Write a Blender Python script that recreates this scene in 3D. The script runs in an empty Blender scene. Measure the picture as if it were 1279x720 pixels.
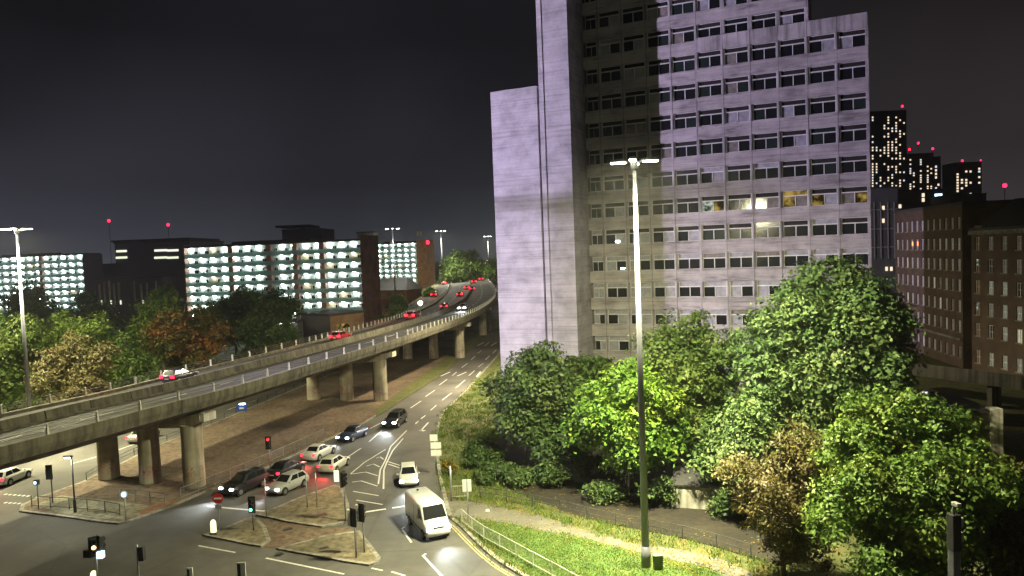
import bpy, bmesh, math, random
import numpy as np
from mathutils import Vector, Matrix
random.seed(7)
R = math.radians
SC = bpy.context.scene
COL = SC.collection

# ---------------------------------------------------------------- camera, sky, exposure
CAM_H, FPX, PITCH, ROLL = 21.0, 900.0, .0485, .038
def cam_rot():
    R0 = np.array([[1, 0, 0], [0, 0, -1], [0, 1, 0.]])
    cp, sp, cr, sr = math.cos(PITCH), math.sin(PITCH), math.cos(ROLL), math.sin(ROLL)
    return np.array([[cr, sr, 0], [-sr, cr, 0], [0, 0, 1]]) @ np.array([[1, 0, 0], [0, cp, -sp], [0, sp, cp]]) @ R0
CR = cam_rot()
cam_data = bpy.data.cameras.new('camera')
cam = bpy.data.objects.new('camera', cam_data); COL.objects.link(cam)
cam_data.sensor_width = 36; cam_data.lens = FPX / 1279 * 36
cam_data.clip_start = .1; cam_data.clip_end = 9000
M4 = Matrix.Identity(4)
for i in range(3):
    M4[i][0], M4[i][1], M4[i][2] = CR[0][i], -CR[1][i], -CR[2][i]
M4.translation = (0, 0, CAM_H)
cam.matrix_world = M4
SC.camera = cam

def at(x, y, z=0.):
    """where the sight line through a photo point meets height z"""
    d = CR.T @ np.array([(x - 639.5) / FPX, (y - 360) / FPX, 1.])
    t = (z - CAM_H) / d[2]
    return Vector((d[0] * t, d[1] * t, z))
def atd(x, y, Y):
    d = CR.T @ np.array([(x - 639.5) / FPX, (y - 360) / FPX, 1.])
    t = Y / d[1]
    return Vector((d[0] * t, Y, CAM_H + d[2] * t))

W = bpy.data.worlds.new('World'); SC.world = W; W.use_nodes = True
nt = W.node_tree; nt.nodes.clear()
wo = nt.nodes.new('ShaderNodeOutputWorld'); bg = nt.nodes.new('ShaderNodeBackground')
tc = nt.nodes.new('ShaderNodeTexCoord'); sx = nt.nodes.new('ShaderNodeSeparateXYZ')
nt.links.new(tc.outputs['Generated'], sx.inputs[0])
rp = nt.nodes.new('ShaderNodeValToRGB')                # overcast city sky, glowing towards the horizon
rp.color_ramp.elements[0].position = .0; rp.color_ramp.elements[0].color = (.060, .062, .070, 1)
e = rp.color_ramp.elements.new(.10); e.color = (.026, .026, .029, 1)
e = rp.color_ramp.elements.new(.28); e.color = (.0095, .0092, .0102, 1)
rp.color_ramp.elements[-1].position = .75; rp.color_ramp.elements[-1].color = (.0065, .0065, .007, 1)
nt.links.new(sx.outputs['Z'], rp.inputs[0])
nz = nt.nodes.new('ShaderNodeTexNoise'); nz.inputs['Scale'].default_value = 2.2; nz.inputs['Detail'].default_value = 5
nt.links.new(tc.outputs['Generated'], nz.inputs['Vector'])
mr = nt.nodes.new('ShaderNodeMapRange'); mr.inputs[1].default_value = .3; mr.inputs[2].default_value = .7
mr.inputs[3].default_value = .62; mr.inputs[4].default_value = 1.38
nt.links.new(nz.outputs[0], mr.inputs[0])
mx = nt.nodes.new('ShaderNodeMix'); mx.data_type = 'RGBA'; mx.blend_type = 'MULTIPLY'; mx.inputs[0].default_value = 1
nt.links.new(rp.outputs[0], mx.inputs[6]); nt.links.new(mr.outputs[0], mx.inputs[7])
wr = nt.nodes.new('ShaderNodeValToRGB'); wr.color_ramp.elements[0].position = .0; wr.color_ramp.elements[0].color = (.92, .97, 1.06, 1); wr.color_ramp.elements[1].position = .62; wr.color_ramp.elements[1].color = (1.25, 1.02, .98, 1)
nt.links.new(sx.outputs['X'], wr.inputs[0])          # warmer glow over the city centre on the right
mx2 = nt.nodes.new('ShaderNodeMix'); mx2.data_type = 'RGBA'; mx2.blend_type = 'MULTIPLY'; mx2.inputs[0].default_value = 1
nt.links.new(mx.outputs[2], mx2.inputs[6]); nt.links.new(wr.outputs[0], mx2.inputs[7]); nt.links.new(mx2.outputs[2], bg.inputs[0]); bg.inputs[1].default_value = .80
sky = nt.nodes.new('ShaderNodeTexSky'); sky.sky_type = 'NISHITA'; sky.sun_disc = False
sky.sun_elevation = R(-6); sky.sun_rotation = R(200)
bg2 = nt.nodes.new('ShaderNodeBackground'); bg2.inputs[1].default_value = .05
nt.links.new(sky.outputs[0], bg2.inputs[0])
ads = nt.nodes.new('ShaderNodeAddShader')
nt.links.new(bg.outputs[0], ads.inputs[0]); nt.links.new(bg2.outputs[0], ads.inputs[1])
nt.links.new(ads.outputs[0], wo.inputs[0])

SC.view_settings.view_transform = 'Standard'; SC.view_settings.look = 'None'
SC.view_settings.exposure = 0.35; SC.view_settings.gamma = 1.0; SC.view_settings.use_curve_mapping = False
SC.render.engine = 'CYCLES'
SC.cycles.use_denoising = True
SC.cycles.max_bounces = 5; SC.cycles.diffuse_bounces = 2; SC.cycles.glossy_bounces = 2
SC.cycles.transmission_bounces = 3; SC.cycles.transparent_max_bounces = 6
SC.cycles.sample_clamp_indirect = 4.0; SC.cycles.caustics_reflective = False; SC.cycles.caustics_refractive = False

# ---------------------------------------------------------------- materials
MATS = {}
class NB:
    def __init__(s, name):
        s.m = bpy.data.materials.new(name); s.m.use_nodes = True
        s.t = s.m.node_tree; s.t.nodes.clear()
        s.o = s.t.nodes.new('ShaderNodeOutputMaterial')
    def n(s, typ, **kw):
        x = s.t.nodes.new(typ)
        for k, v in kw.items():
            if isinstance(k, str) and hasattr(x, k): setattr(x, k, v)
        return x
    def l(s, a, b): s.t.links.new(a, b)
    def noise(s, scale, detail=4, vec=None, rough=.55):
        x = s.n('ShaderNodeTexNoise'); x.inputs['Scale'].default_value = scale
        x.inputs['Detail'].default_value = detail; x.inputs['Roughness'].default_value = rough
        if vec is not None: s.l(vec, x.inputs['Vector'])
        return x.outputs[0]
    def pos(s, sc=(1, 1, 1), obj=False):
        if obj:
            g = s.n('ShaderNodeTexCoord').outputs['Object']
        else:
            g = s.n('ShaderNodeNewGeometry').outputs['Position']
        m = s.n('ShaderNodeMapping'); m.inputs['Scale'].default_value = sc
        s.l(g, m.inputs[0]); return m.outputs[0]
    def ramp(s, v, stops):
        x = s.n('ShaderNodeValToRGB'); s.l(v, x.inputs[0])
        el = x.color_ramp.elements
        el[0].position, el[0].color = stops[0][0], (*stops[0][1], 1)
        el[1].position, el[1].color = stops[-1][0], (*stops[-1][1], 1)
        for p, c in stops[1:-1]:
            e = el.new(p); e.color = (*c, 1)
        return x.outputs[0]
    def mix(s, f, a, b, mode='MIX'):
        x = s.n('ShaderNodeMix'); x.data_type = 'RGBA'; x.blend_type = mode
        for sock, v in ((x.inputs[0], f), (x.inputs[6], a), (x.inputs[7], b)):
            if isinstance(v, (int, float)): sock.default_value = v
            elif isinstance(v, tuple): sock.default_value = (*v, 1)
            else: s.l(v, sock)
        return x.outputs[2]
    def fin(s, color, rough=.8, metal=0., bump=None, bstr=.3, bdist=.05, spec=None, emis=None, estr=0):
        p = s.n('ShaderNodeBsdfPrincipled')
        if isinstance(color, tuple): p.inputs['Base Color'].default_value = (*color, 1)
        else: s.l(color, p.inputs['Base Color'])
        if isinstance(rough, (int, float)): p.inputs['Roughness'].default_value = rough
        else: s.l(rough, p.inputs['Roughness'])
        p.inputs['Metallic'].default_value = metal
        if spec is not None: p.inputs['Specular IOR Level'].default_value = spec
        if emis is not None:
            p.inputs['Emission Color'].default_value = (*emis, 1); p.inputs['Emission Strength'].default_value = estr
        if bump is not None:
            b = s.n('ShaderNodeBump'); b.inputs['Strength'].default_value = bstr; b.inputs['Distance'].default_value = bdist
            s.l(bump, b.inputs['Height']); s.l(b.outputs[0], p.inputs['Normal'])
        s.l(p.outputs[0], s.o.inputs[0]); MATS[s.m.name] = s.m
        return s.m
def g3(v, k=1.): return (v * k, v * k, v * k)

def simple(name, c, rough=.7, metal=0., var=.15, scale=3., spec=None):
    b = NB(name); n = b.noise(scale, 4, b.pos())
    lo = tuple(x * (1 - var) for x in c); hi = tuple(min(1, x * (1 + var)) for x in c)
    return b.fin(b.ramp(n, [(.3, lo), (.7, hi)]), rough, metal, n, .08, spec=spec)
def emit(name, c, s):
    b = NB(name); e = b.n('ShaderNodeEmission'); e.inputs[0].default_value = (*c, 1); e.inputs[1].default_value = s
    b.l(e.outputs[0], b.o.inputs[0]); MATS[name] = b.m; return b.m

def asphalt(name, base, tint=(1, 1, 1)):
    b = NB(name); P = b.pos()
    big = b.noise(.12, 5, P); mid = b.noise(1.1, 5, P); fine = b.noise(38, 3, P)
    c = b.ramp(big, [(.32, tuple(base * .62 * t for t in tint)), (.5, tuple(base * t for t in tint)), (.68, tuple(base * 1.35 * t for t in tint))])
    c = b.mix(.5, c, b.ramp(mid, [(.3, g3(.55)), (.7, g3(1.3))]), 'MULTIPLY')
    c = b.mix(.6, c, b.ramp(fine, [(.3, g3(.6)), (.7, g3(1.45))]), 'MULTIPLY')
    # worn patches and old repair seams
    v = b.n('ShaderNodeTexVoronoi'); v.feature = 'DISTANCE_TO_EDGE'; v.inputs['Scale'].default_value = .09; b.l(P, v.inputs['Vector'])
    c = b.mix(b.ramp(v.outputs[0], [(.0, g3(.22)), (.010, g3(0))]), c, (.02, .02, .02))
    rg = b.ramp(mid, [(.3, g3(.66)), (.7, g3(.9))])
    return b.fin(c, rg, 0, fine, .25, .02, spec=.3)
asphalt('asphalt', .098, (1.03, .98, .90)); asphalt('deck_asphalt', .048, (1, .98, .9))
asphalt('path_asphalt', .115, (1.05, 1, .85)); asphalt('ground_mat', .05, (1, .95, .85))
def paving(name, c1, c2, sc):
    b = NB(name); P = b.pos(); n = b.noise(.35, 5, P); f = b.noise(14, 4, P); m = b.noise(2.1, 4, P)
    c = b.ramp(n, [(.32, c1), (.68, c2)])
    c = b.mix(.85, c, b.ramp(m, [(.32, g3(.38)), (.5, g3(.9)), (.68, g3(1.35))]), 'MULTIPLY')
    c = b.mix(.7, c, b.ramp(f, [(.3, g3(.55)), (.7, g3(1.35))]), 'MULTIPLY')
    g_ = b.noise(.16, 4, P); c = b.mix(.7, c, b.ramp(g_, [(.36, g3(.5)), (.6, g3(1.15))]), 'MULTIPLY')
    return b.fin(c, .85, 0, f, .3, .03)
paving('red_paving', (.15, .098, .066), (.175, .13, .085), 3)
paving('tactile', (.22, .10, .055), (.26, .14, .08), 3)
paving('grey_paving', (.22, .20, .14), (.30, .28, .19), 3)
paving('island_paving', (.16, .14, .085), (.24, .20, .12), 3)
paving('kerb_stone', (.24, .23, .19), (.34, .32, .26), 3)
paving('soil_with_shade', (.014, .011, .006), (.026, .020, .010), 2)  # near-black tone carries the canopy shade as well as the earth
def grass_mat(name, a, c_, d):
    b = NB(name); P = b.pos(); n = b.noise(.55, 6, P); f = b.noise(26, 4, P); m = b.noise(4, 4, P)
    c = b.ramp(n, [(.3, a), (.5, c_), (.7, d)])
    c = b.mix(.8, c, b.ramp(m, [(.3, g3(.55)), (.7, g3(1.25))]), 'MULTIPLY')
    c = b.mix(.8, c, b.ramp(f, [(.3, g3(.45)), (.7, g3(1.4))]), 'MULTIPLY')
    return b.fin(c, .9, 0, f, .8, .06)
grass_mat('grass', (.05, .10, .018), (.075, .135, .022), (.11, .14, .034))
grass_mat('rough_grass', (.06, .075, .02), (.095, .105, .028), (.14, .11, .035))
grass_mat('bank_soil', (.11, .06, .025), (.10, .08, .03), (.07, .09, .025))
def concrete(name, c, streak=True, board=False, stain=False):
    b = NB(name); P = b.pos()
    n = b.noise(.5, 6, P); f = b.noise(9, 5, P)
    col = b.ramp(n, [(.28, tuple(x * .68 for x in c)), (.5, c), (.72, tuple(min(1, x * 1.22) for x in c))])
    col = b.mix(.5, col, b.ramp(f, [(.3, g3(.75)), (.7, g3(1.2))]), 'MULTIPLY')
    bump = f
    if streak:   # rain stains running down
        s = b.noise(1., 5, b.pos((1.6, 1.6, .10)))
        col = b.mix(.85, col, b.ramp(s, [(.36, g3(.38)), (.58, g3(1.15))]), 'MULTIPLY')
    if board:    # horizontal board marks
        s = b.noise(1., 4, b.pos((.05, .05, 5.5)), .7)
        col = b.mix(.85, col, b.ramp(s, [(.30, g3(.62)), (.47, g3(.98)), (.7, g3(1.1))]), 'MULTIPLY')
        s2 = b.noise(1., 3, b.pos((.15, .15, 1.1)), .7)
        col = b.mix(.6, col, b.ramp(s2, [(.33, g3(.7)), (.5, g3(1.05))]), 'MULTIPLY')
        if stain:
            s3 = b.noise(1., 5, b.pos((.26, .26, 1.5)), .6)
            col = b.mix(.8, col, b.ramp(s3, [(.32, (.36, .35, .36)), (.44, g3(.9)), (.62, g3(1.06))]), 'MULTIPLY')
        bump = s
    return b.fin(col, .85, 0, bump, .45 if board else .25, .04)
concrete('tower_board', (.46, .44, .46), False, True)
concrete('tower_panel', (.47, .43, .44), False, True, True)
concrete('tower_pillar', (.45, .42, .43), True)
concrete('tower_dark', (.17, .16, .16), True)
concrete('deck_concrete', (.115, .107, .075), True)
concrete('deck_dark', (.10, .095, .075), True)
concrete('white_wall', (.55, .53, .46), True)
def pier_mat():
    b = NB('pier_concrete'); P = b.pos()
    n = b.noise(.6, 6, P); s = b.noise(1., 5, b.pos((2.2, 2.2, .18)))
    col = b.ramp(n, [(.3, (.26, .23, .16)), (.7, (.44, .40, .30))])
    col = b.mix(.7, col, b.ramp(s, [(.36, g3(.55)), (.58, g3(1.1))]), 'MULTIPLY')
    sp = b.n('ShaderNodeSeparateXYZ'); b.l(P, sp.inputs[0])
    band = b.ramp(sp.outputs['Z'], [(.0, g3(0)), (.5, g3(1))])
    zr = b.n('ShaderNodeMapRange'); zr.inputs[1].default_value = .6; zr.inputs[2].default_value = 1.1; b.l(sp.outputs['Z'], zr.inputs[0])
    zr2 = b.n('ShaderNodeMapRange'); zr2.inputs[1].default_value = 2.5; zr2.inputs[2].default_value = 2.0; b.l(sp.outputs['Z'], zr2.inputs[0])
    mlt = b.n('ShaderNodeMath'); mlt.operation = 'MULTIPLY'; b.l(zr.outputs[0], mlt.inputs[0]); b.l(zr2.outputs[0], mlt.inputs[1])
    g = b.noise(2.3, 2, b.pos((1, 1, .8)), .4)
    scr = b.n('ShaderNodeMath'); scr.operation = 'PINGPONG'; b.l(g, scr.inputs[0]); scr.inputs[1].default_value = .055
    thr = b.ramp(scr.outputs[0], [(.012, g3(1)), (.018, g3(0))])
    gm = b.noise(.8, 1, P)
    ar = b.ramp(gm, [(.47, g3(0)), (.50, g3(1))])
    mk = b.n('ShaderNodeMath'); mk.operation = 'MULTIPLY'; b.l(thr, mk.inputs[0]); b.l(mlt.outputs[0], mk.inputs[1])
    mk2 = b.n('ShaderNodeMath'); mk2.operation = 'MULTIPLY'; b.l(mk.outputs[0], mk2.inputs[0]); b.l(ar, mk2.inputs[1])
    hue = b.ramp(b.noise(.5, 1, P), [(.40, (.30, .03, .10)), (.5, (.05, .05, .12)), (.58, (.32, .05, .05))])
    col = b.mix(mk2.outputs[0], col, hue)
    return b.fin(col, .85, 0, n, .2)
pier_mat()
def brick(name, c1, c2, mortar, sc=3.2):
    b = NB(name); t = b.n('ShaderNodeTexBrick'); P = b.pos(obj=True)
    mp = b.n('ShaderNodeMapping'); mp.inputs['Rotation'].default_value = (R(90), 0, 0); b.l(P, mp.inputs[0]); b.l(mp.outputs[0], t.inputs['Vector'])
    t.inputs['Color1'].default_value = (*c1, 1); t.inputs['Color2'].default_value = (*c2, 1); t.inputs['Mortar'].default_value = (*mortar, 1)
    t.inputs['Scale'].default_value = sc; t.inputs['Mortar Size'].default_value = .012
    n = b.noise(.5, 6, b.pos())
    c = b.mix(.75, t.outputs[0], b.ramp(n, [(.3, g3(.55)), (.7, g3(1.3))]), 'MULTIPLY')
    return b.fin(c, .85, 0, t.outputs[1], .2)
brick('mill_brick', (.12, .075, .052), (.095, .06, .042), (.10, .085, .07))
brick('flat_brick', (.22, .085, .06), (.18, .07, .05), (.2, .17, .14))
brick('orange_brick', (.42, .20, .07), (.36, .17, .06), (.3, .22, .12))
brick('tan_brick', (.26, .16, .08), (.22, .13, .065), (.25, .2, .14))
simple('white_line', (.62, .62, .56), .6, var=.3, scale=6); simple('yellow_line', (.36, .30, .12), .6, var=.3, scale=6)
simple('galv', (.36, .37, .38), .45, .7); simple('pale_metal', (.55, .55, .50), .5, .3); simple('black_metal', (.03, .03, .03), .5)
simple('dark_rail', (.09, .09, .085), .5, .3); simple('mast_paint', (.16, .165, .185), .5, .2, var=.08)
simple('white_frame', (.78, .76, .77), .5, var=.1); simple('roof_dark', (.05, .048, .05), .8); simple('dark_wall', (.10, .10, .11), .8)
simple('slate', (.03, .03, .033), .9); simple('bark', (.075, .06, .045), .9, var=.4, scale=5); simple('bark_pale', (.16, .14, .09), .9, var=.3, scale=5)
simple('flat_pilaster', (.36, .20, .17), .8); simple('flat_wall', (.55, .60, .58), .8, var=.08); simple('flat_slab', (.42, .47, .46), .8); b = NB('balustrade'); d_ = b.n('ShaderNodeBsdfDiffuse'); d_.inputs[0].default_value = (.5, .6, .6, 1); t_ = b.n('ShaderNodeBsdfTranslucent'); t_.inputs[0].default_value = (.55, .72, .70, 1)
m_ = b.n('ShaderNodeMixShader'); m_.inputs[0].default_value = .65; b.l(d_.outputs[0], m_.inputs[1]); b.l(t_.outputs[0], m_.inputs[2]); b.l(m_.outputs[0], b.o.inputs[0]); MATS['balustrade'] = b.m
simple('flat_door', (.62, .62, .58), .5); simple('cabinet', (.16, .19, .13), .6); simple('sign_white', (.7, .72, .68), .5, var=.05)
simple('sign_back', (.35, .36, .36), .5, .4); simple('sign_blue', (.02, .08, .42), .5); simple('sign_red', (.5, .02, .03), .5)
simple('black_rubber', (.018, .018, .018), .8); simple('rim', (.4, .4, .42), .35, .8); simple('plate', (.65, .6, .35), .5, var=.05)
simple('glass_dark', (.012, .014, .016), .12, spec=.6, var=.1); simple('glass_green', (.02, .032, .028), .15, spec=.6, var=.2)
simple('blind', (.34, .34, .38), .6, var=.25, scale=2); simple('curtain', (.20, .18, .16), .8, var=.4, scale=2); simple('vent_shade', (.02, .018, .016), .9)
def lit_pattern(name, c, s, sc):
    b = NB(name); n = b.noise(sc, 2, b.pos()); e = b.n('ShaderNodeEmission'); e.inputs[0].default_value = (*c, 1)
    b.l(b.ramp(n, [(.42, g3(.04)), (.55, g3(.5)), (.66, g3(1))]), e.inputs[1] if s == 1 else e.inputs[1]); mu = b.n('ShaderNodeMath'); mu.operation = 'MULTIPLY'
    l = e.inputs[1].links[0].from_socket; b.l(l, mu.inputs[0]); mu.inputs[1].default_value = s; b.l(mu.outputs[0], e.inputs[1])
    b.l(e.outputs[0], b.o.inputs[0]); MATS[name] = b.m
lit_pattern('lit_room', (1, .68, .16), .32, 1.1); lit_pattern('lit_room_white', (.85, 1, .8), .6, 1.6); emit('window_glow', (.95, 1, .75), .9)
emit('mast_lamp', (1, .98, .62), 40); emit('mast_lamp_violet', (.82, .62, 1), 40); emit('white_lamp', (.92, 1, .93), 26); emit('flat_lamp', (.84, 1, .93), 80)
emit('flat_lamp_warm', (1, .86, .55), 34)
emit('head_lamp', (.93, .97, 1), 24); emit('tail_lamp', (1, .012, .03), 7); emit('aviation_red', (1, .012, .05), 5)
emit('signal_red', (1, .015, .015), 6); emit('signal_amber', (1, .42, .08), 9); emit('signal_green', (.1, 1, .62), 7)
emit('bollard_lit', (1, .95, .55), 1.3); emit('sky_window', (1, .80, .58), .95); emit('sky_window_cool', (.85, .92, 1), .8)
emit('sign_lit', (.5, .8, 1), 3); emit('mill_lit', (1, .95, .6), .35); emit('mill_dim', (.75, .8, .55), .16); emit('mill_red', (1, .25, .1), 3); emit('neon_red', (1, .05, .12), 3)
PAINT = {}
def paint(nm, c, rough=.3, metal=.1):
    b = NB('paint_' + nm); n = b.noise(1.2, 3, b.pos(obj=True))
    p = b.fin(b.ramp(n, [(.3, tuple(x * .85 for x in c)), (.7, c)]), rough, metal)
    p.node_tree.nodes['Principled BSDF'].inputs['Coat Weight'].default_value = .5
    PAINT[nm] = p; return p
for nm, c in dict(white=(.72, .73, .70), cream=(.6, .6, .5), silver=(.42, .43, .42), dark=(.02, .022, .028), blue=(.03, .045, .10), red=(.35, .02, .03), grey=(.12, .12, .13)).items(): paint(nm, c)
def leaf_mat(name, stops, trans=.22):
    b = NB(name); a = b.n('ShaderNodeAttribute'); a.attribute_name = 'tint'
    c = b.ramp(a.outputs['Fac'], stops)
    d = b.n('ShaderNodeBsdfPrincipled'); b.l(c, d.inputs['Base Color']); d.inputs['Roughness'].default_value = .5; d.inputs['Specular IOR Level'].default_value = .25
    t = b.n('ShaderNodeBsdfTranslucent'); b.l(c, t.inputs[0])
    m = b.n('ShaderNodeMixShader'); m.inputs[0].default_value = trans
    b.l(d.outputs[0], m.inputs[1]); b.l(t.outputs[0], m.inputs[2]); b.l(m.outputs[0], b.o.inputs[0]); MATS[name] = b.m
leaf_mat('leaf_green', [(0, (0.059, 0.112, 0.027)), (0.5, (0.118, 0.188, 0.042)), (1, (0.218, 0.27, 0.075))])
leaf_mat('leaf_dark', [(0, (0.036, 0.072, 0.023)), (0.5, (0.073, 0.123, 0.035)), (1, (0.138, 0.174, 0.058))])
leaf_mat('leaf_big', [(0, (0.049, 0.102, 0.032)), (0.5, (0.114, 0.181, 0.058)), (1, (0.244, 0.29, 0.123))])
leaf_mat('leaf_yellow', [(0, (0.06, 0.132, 0.022)), (0.5, (0.12, 0.228, 0.03)), (1, (0.252, 0.312, 0.048))])
leaf_mat('leaf_lime', [(0, (0.057, 0.121, 0.024)), (0.5, (0.113, 0.189, 0.032)), (1, (0.213, 0.257, 0.047))])
leaf_mat('leaf_tan', [(0, (0.064, 0.061, 0.021)), (0.5, (0.107, 0.092, 0.035)), (1, (0.149, 0.128, 0.057))])
leaf_mat('leaf_brown', [(0, (.055, .048, .018)), (.5, (.105, .085, .028)), (1, (.14, .135, .04))])
leaf_mat('leaf_orange', [(0, (.05, .09, .02)), (.48, (.085, .10, .025)), (.68, (.19, .085, .02)), (1, (.26, .10, .025))])
leaf_mat('leaf_gold', [(0, (0.108, 0.096, 0.024)), (0.5, (0.228, 0.168, 0.024)), (1, (0.336, 0.252, 0.036))])

# ---------------------------------------------------------------- mesh helpers
class MB:
    def __init__(s): s.v = []; s.f = []
    def add(s, vs, fs):
        o = len(s.v); s.v += [tuple(v) for v in vs]; s.f += [tuple(i + o for i in f) for f in fs]; return s
    def box(s, c, d, rz=0., tp=1.):
        x, y, z = d[0] / 2, d[1] / 2, d[2] / 2; ca, sa = math.cos(rz), math.sin(rz)
        vs = []
        for k, (a, b_, e_) in enumerate([(-1, -1, -1), (1, -1, -1), (1, 1, -1), (-1, 1, -1), (-1, -1, 1), (1, -1, 1), (1, 1, 1), (-1, 1, 1)]):
            q = tp if e_ > 0 else 1
            X, Y = a * x * q, b_ * y * q
            vs.append((c[0] + X * ca - Y * sa, c[1] + X * sa + Y * ca, c[2] + e_ * z))
        return s.add(vs, [(0, 3, 2, 1), (4, 5, 6, 7), (0, 1, 5, 4), (1, 2, 6, 5), (2, 3, 7, 6), (3, 0, 4, 7)])
    def beam(s, a, b, w, h, up=(0, 0, 1)):
        a, b = Vector(a), Vector(b); d = (b - a).normalized(); u = Vector(up)
        r = d.cross(u)
        if r.length < 1e-5: r = Vector((1, 0, 0))
        r = r.normalized() * w / 2; u = r.cross(d).normalized() * h / 2
        vs = [a - r - u, a + r - u, a + r + u, a - r + u, b - r - u, b + r - u, b + r + u, b - r + u]
        return s.add(vs, [(0, 1, 2, 3), (7, 6, 5, 4), (0, 4, 5, 1), (1, 5, 6, 2), (2, 6, 7, 3), (3, 7, 4, 0)])
    def tube(s, pts, rad, n=8, cap=True):
        pts = [Vector(p) for p in pts]; rings = []; o = len(s.v)
        for i, p in enumerate(pts):
            d = (pts[min(i + 1, len(pts) - 1)] - pts[max(i - 1, 0)]).normalized()
            a = Vector((0, 0, 1)) if abs(d.z) < .9 else Vector((1, 0, 0))
            u = d.cross(a).normalized(); v = d.cross(u)
            r = rad[i] if isinstance(rad, (list, tuple)) else rad
            for k in range(n):
                t = 2 * math.pi * k / n
                s.v.append(tuple(p + u * math.cos(t) * r + v * math.sin(t) * r))
        for i in range(len(pts) - 1):
            for k in range(n):
                a, b = o + i * n + k, o + i * n + (k + 1) % n
                s.f.append((a, b, b + n, a + n))
        if cap:
            s.f.append(tuple(o + k for k in range(n))[::-1]); e_ = o + (len(pts) - 1) * n; s.f.append(tuple(e_ + k for k in range(n)))
        return s
    def prism(s, poly, z0, z1):
        n = len(poly)
        ar = sum(poly[i][0] * poly[(i + 1) % n][1] - poly[(i + 1) % n][0] * poly[i][1] for i in range(n))
        if ar < 0: poly = poly[::-1]
        vs = [(p[0], p[1], z0) for p in poly] + [(p[0], p[1], z1) for p in poly]
        return s.add(vs, [tuple(range(n))[::-1], tuple(range(n, 2 * n))] + [(i, (i + 1) % n, n + (i + 1) % n, n + i) for i in range(n)])
    def loft(s, rings, close=True, caps=True):
        o = len(s.v); n = len(rings[0])
        for r in rings: s.v += [tuple(p) for p in r]
        for i in range(len(rings) - 1):
            for k in range(n if close else n - 1):
                a, b = o + i * n + k, o + i * n + (k + 1) % n
                s.f.append((a, b, b + n, a + n))
        if caps and close:
            s.f.append(tuple(o + k for k in range(n))[::-1]); e_ = o + (len(rings) - 1) * n; s.f.append(tuple(e_ + k for k in range(n)))
        return s
    def mesh(s, name, mat, smooth=False):
        me = bpy.data.meshes.new(name); me.from_pydata(s.v, [], s.f)
        if mat: me.materials.append(MATS.get(mat) if isinstance(mat, str) else mat)
        if smooth: me.polygons.foreach_set('use_smooth', [True] * len(me.polygons))
        me.update(); return me
    def build(s, name, mat, parent=None, smooth=False, fix=False, bevel=0):
        me = s.mesh(name, mat, smooth)
        if fix or bevel:
            bm = bmesh.new(); bm.from_mesh(me); bmesh.ops.remove_doubles(bm, verts=bm.verts, dist=1e-5)
            bmesh.ops.recalc_face_normals(bm, faces=bm.faces)
            if bevel: bmesh.ops.bevel(bm, geom=[e for e in bm.edges if len(e.link_faces) == 2 and e.calc_face_angle(0) > .5], offset=bevel, segments=2, affect='EDGES', profile=.6)
            bm.to_mesh(me); bm.free()
            if smooth: me.polygons.foreach_set('use_smooth', [True] * len(me.polygons))
        return place(name, me, parent)
def place(name, me, parent=None, loc=None, rz=None, M=None):
    o = bpy.data.objects.new(name, me); COL.objects.link(o)
    if parent is not None: o.parent = parent
    if M is not None: o.matrix_local = M
    if loc is not None: o.location = loc
    if rz is not None: o.rotation_euler = (0, 0, rz)
    return o
def tag(o, label=None, cat=None, group=None, kind=None):
    if label: o['label'] = label
    if cat: o['category'] = cat
    if group: o['group'] = group
    if kind: o['kind'] = kind
    return o
def thing(name, label, cat, loc=(0, 0, 0), rz=0., group=None):
    o = bpy.data.objects.new(name, None); COL.objects.link(o); o.empty_display_size = .3
    o.location = loc; o.rotation_euler = (0, 0, rz); return tag(o, label, cat, group)
def struct(o): o['kind'] = 'structure'; return o
def lamp(name, kind, loc, power, color, parent=None, target=None, angle=150, blend=.6, size=.3):
    d = bpy.data.lights.new(name, kind); d.energy = power; d.color = color; d.shadow_soft_size = size
    if kind == 'SPOT': d.spot_size = R(angle); d.spot_blend = blend
    o = bpy.data.objects.new(name, d); COL.objects.link(o); o.location = loc
    if target is not None:
        o.rotation_euler = (Vector(target) - Vector(loc)).to_track_quat('-Z', 'Y').to_euler()
    if parent is not None: o.parent = parent
    return o
def crom(P, n=12):
    P = [np.array(p, float) for p in P]; P = [2 * P[0] - P[1]] + P + [2 * P[-1] - P[-2]]; out = []
    for i in range(1, len(P) - 2):
        for k in range(n):
            t = k / n; a, b, c, d = P[i - 1:i + 3]
            out.append(.5 * (2 * b + (c - a) * t + (2 * a - 5 * b + 4 * c - d) * t * t + (3 * b - a - 3 * c + d) * t ** 3))
    out.append(P[-2]); return out
def resample(pts, step):
    pts = [np.array(p, float) for p in pts]; out = [pts[0]]; acc = 0.
    for a, b in zip(pts[:-1], pts[1:]):
        L = np.linalg.norm(b - a); t = step - acc
        while t <= L:
            out.append(a + (b - a) * t / L); t += step
        acc = L - (t - step)
    return out

# ================================================================ SETTING
# ---- ground and roads
m = MB(); m.add([(-2400, -200, -.06), (2400, -200, -.06), (2400, 2600, -.06), (-2400, 2600, -.06)], [(0, 1, 2, 3)])
struct(m.build('ground', 'ground_mat'))
m = MB(); m.add([(-130, 12, 0), (70, 12, 0), (70, 430, 0), (-130, 430, 0)], [(0, 1, 2, 3)])
road = struct(m.build('road', 'asphalt'))

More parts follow.
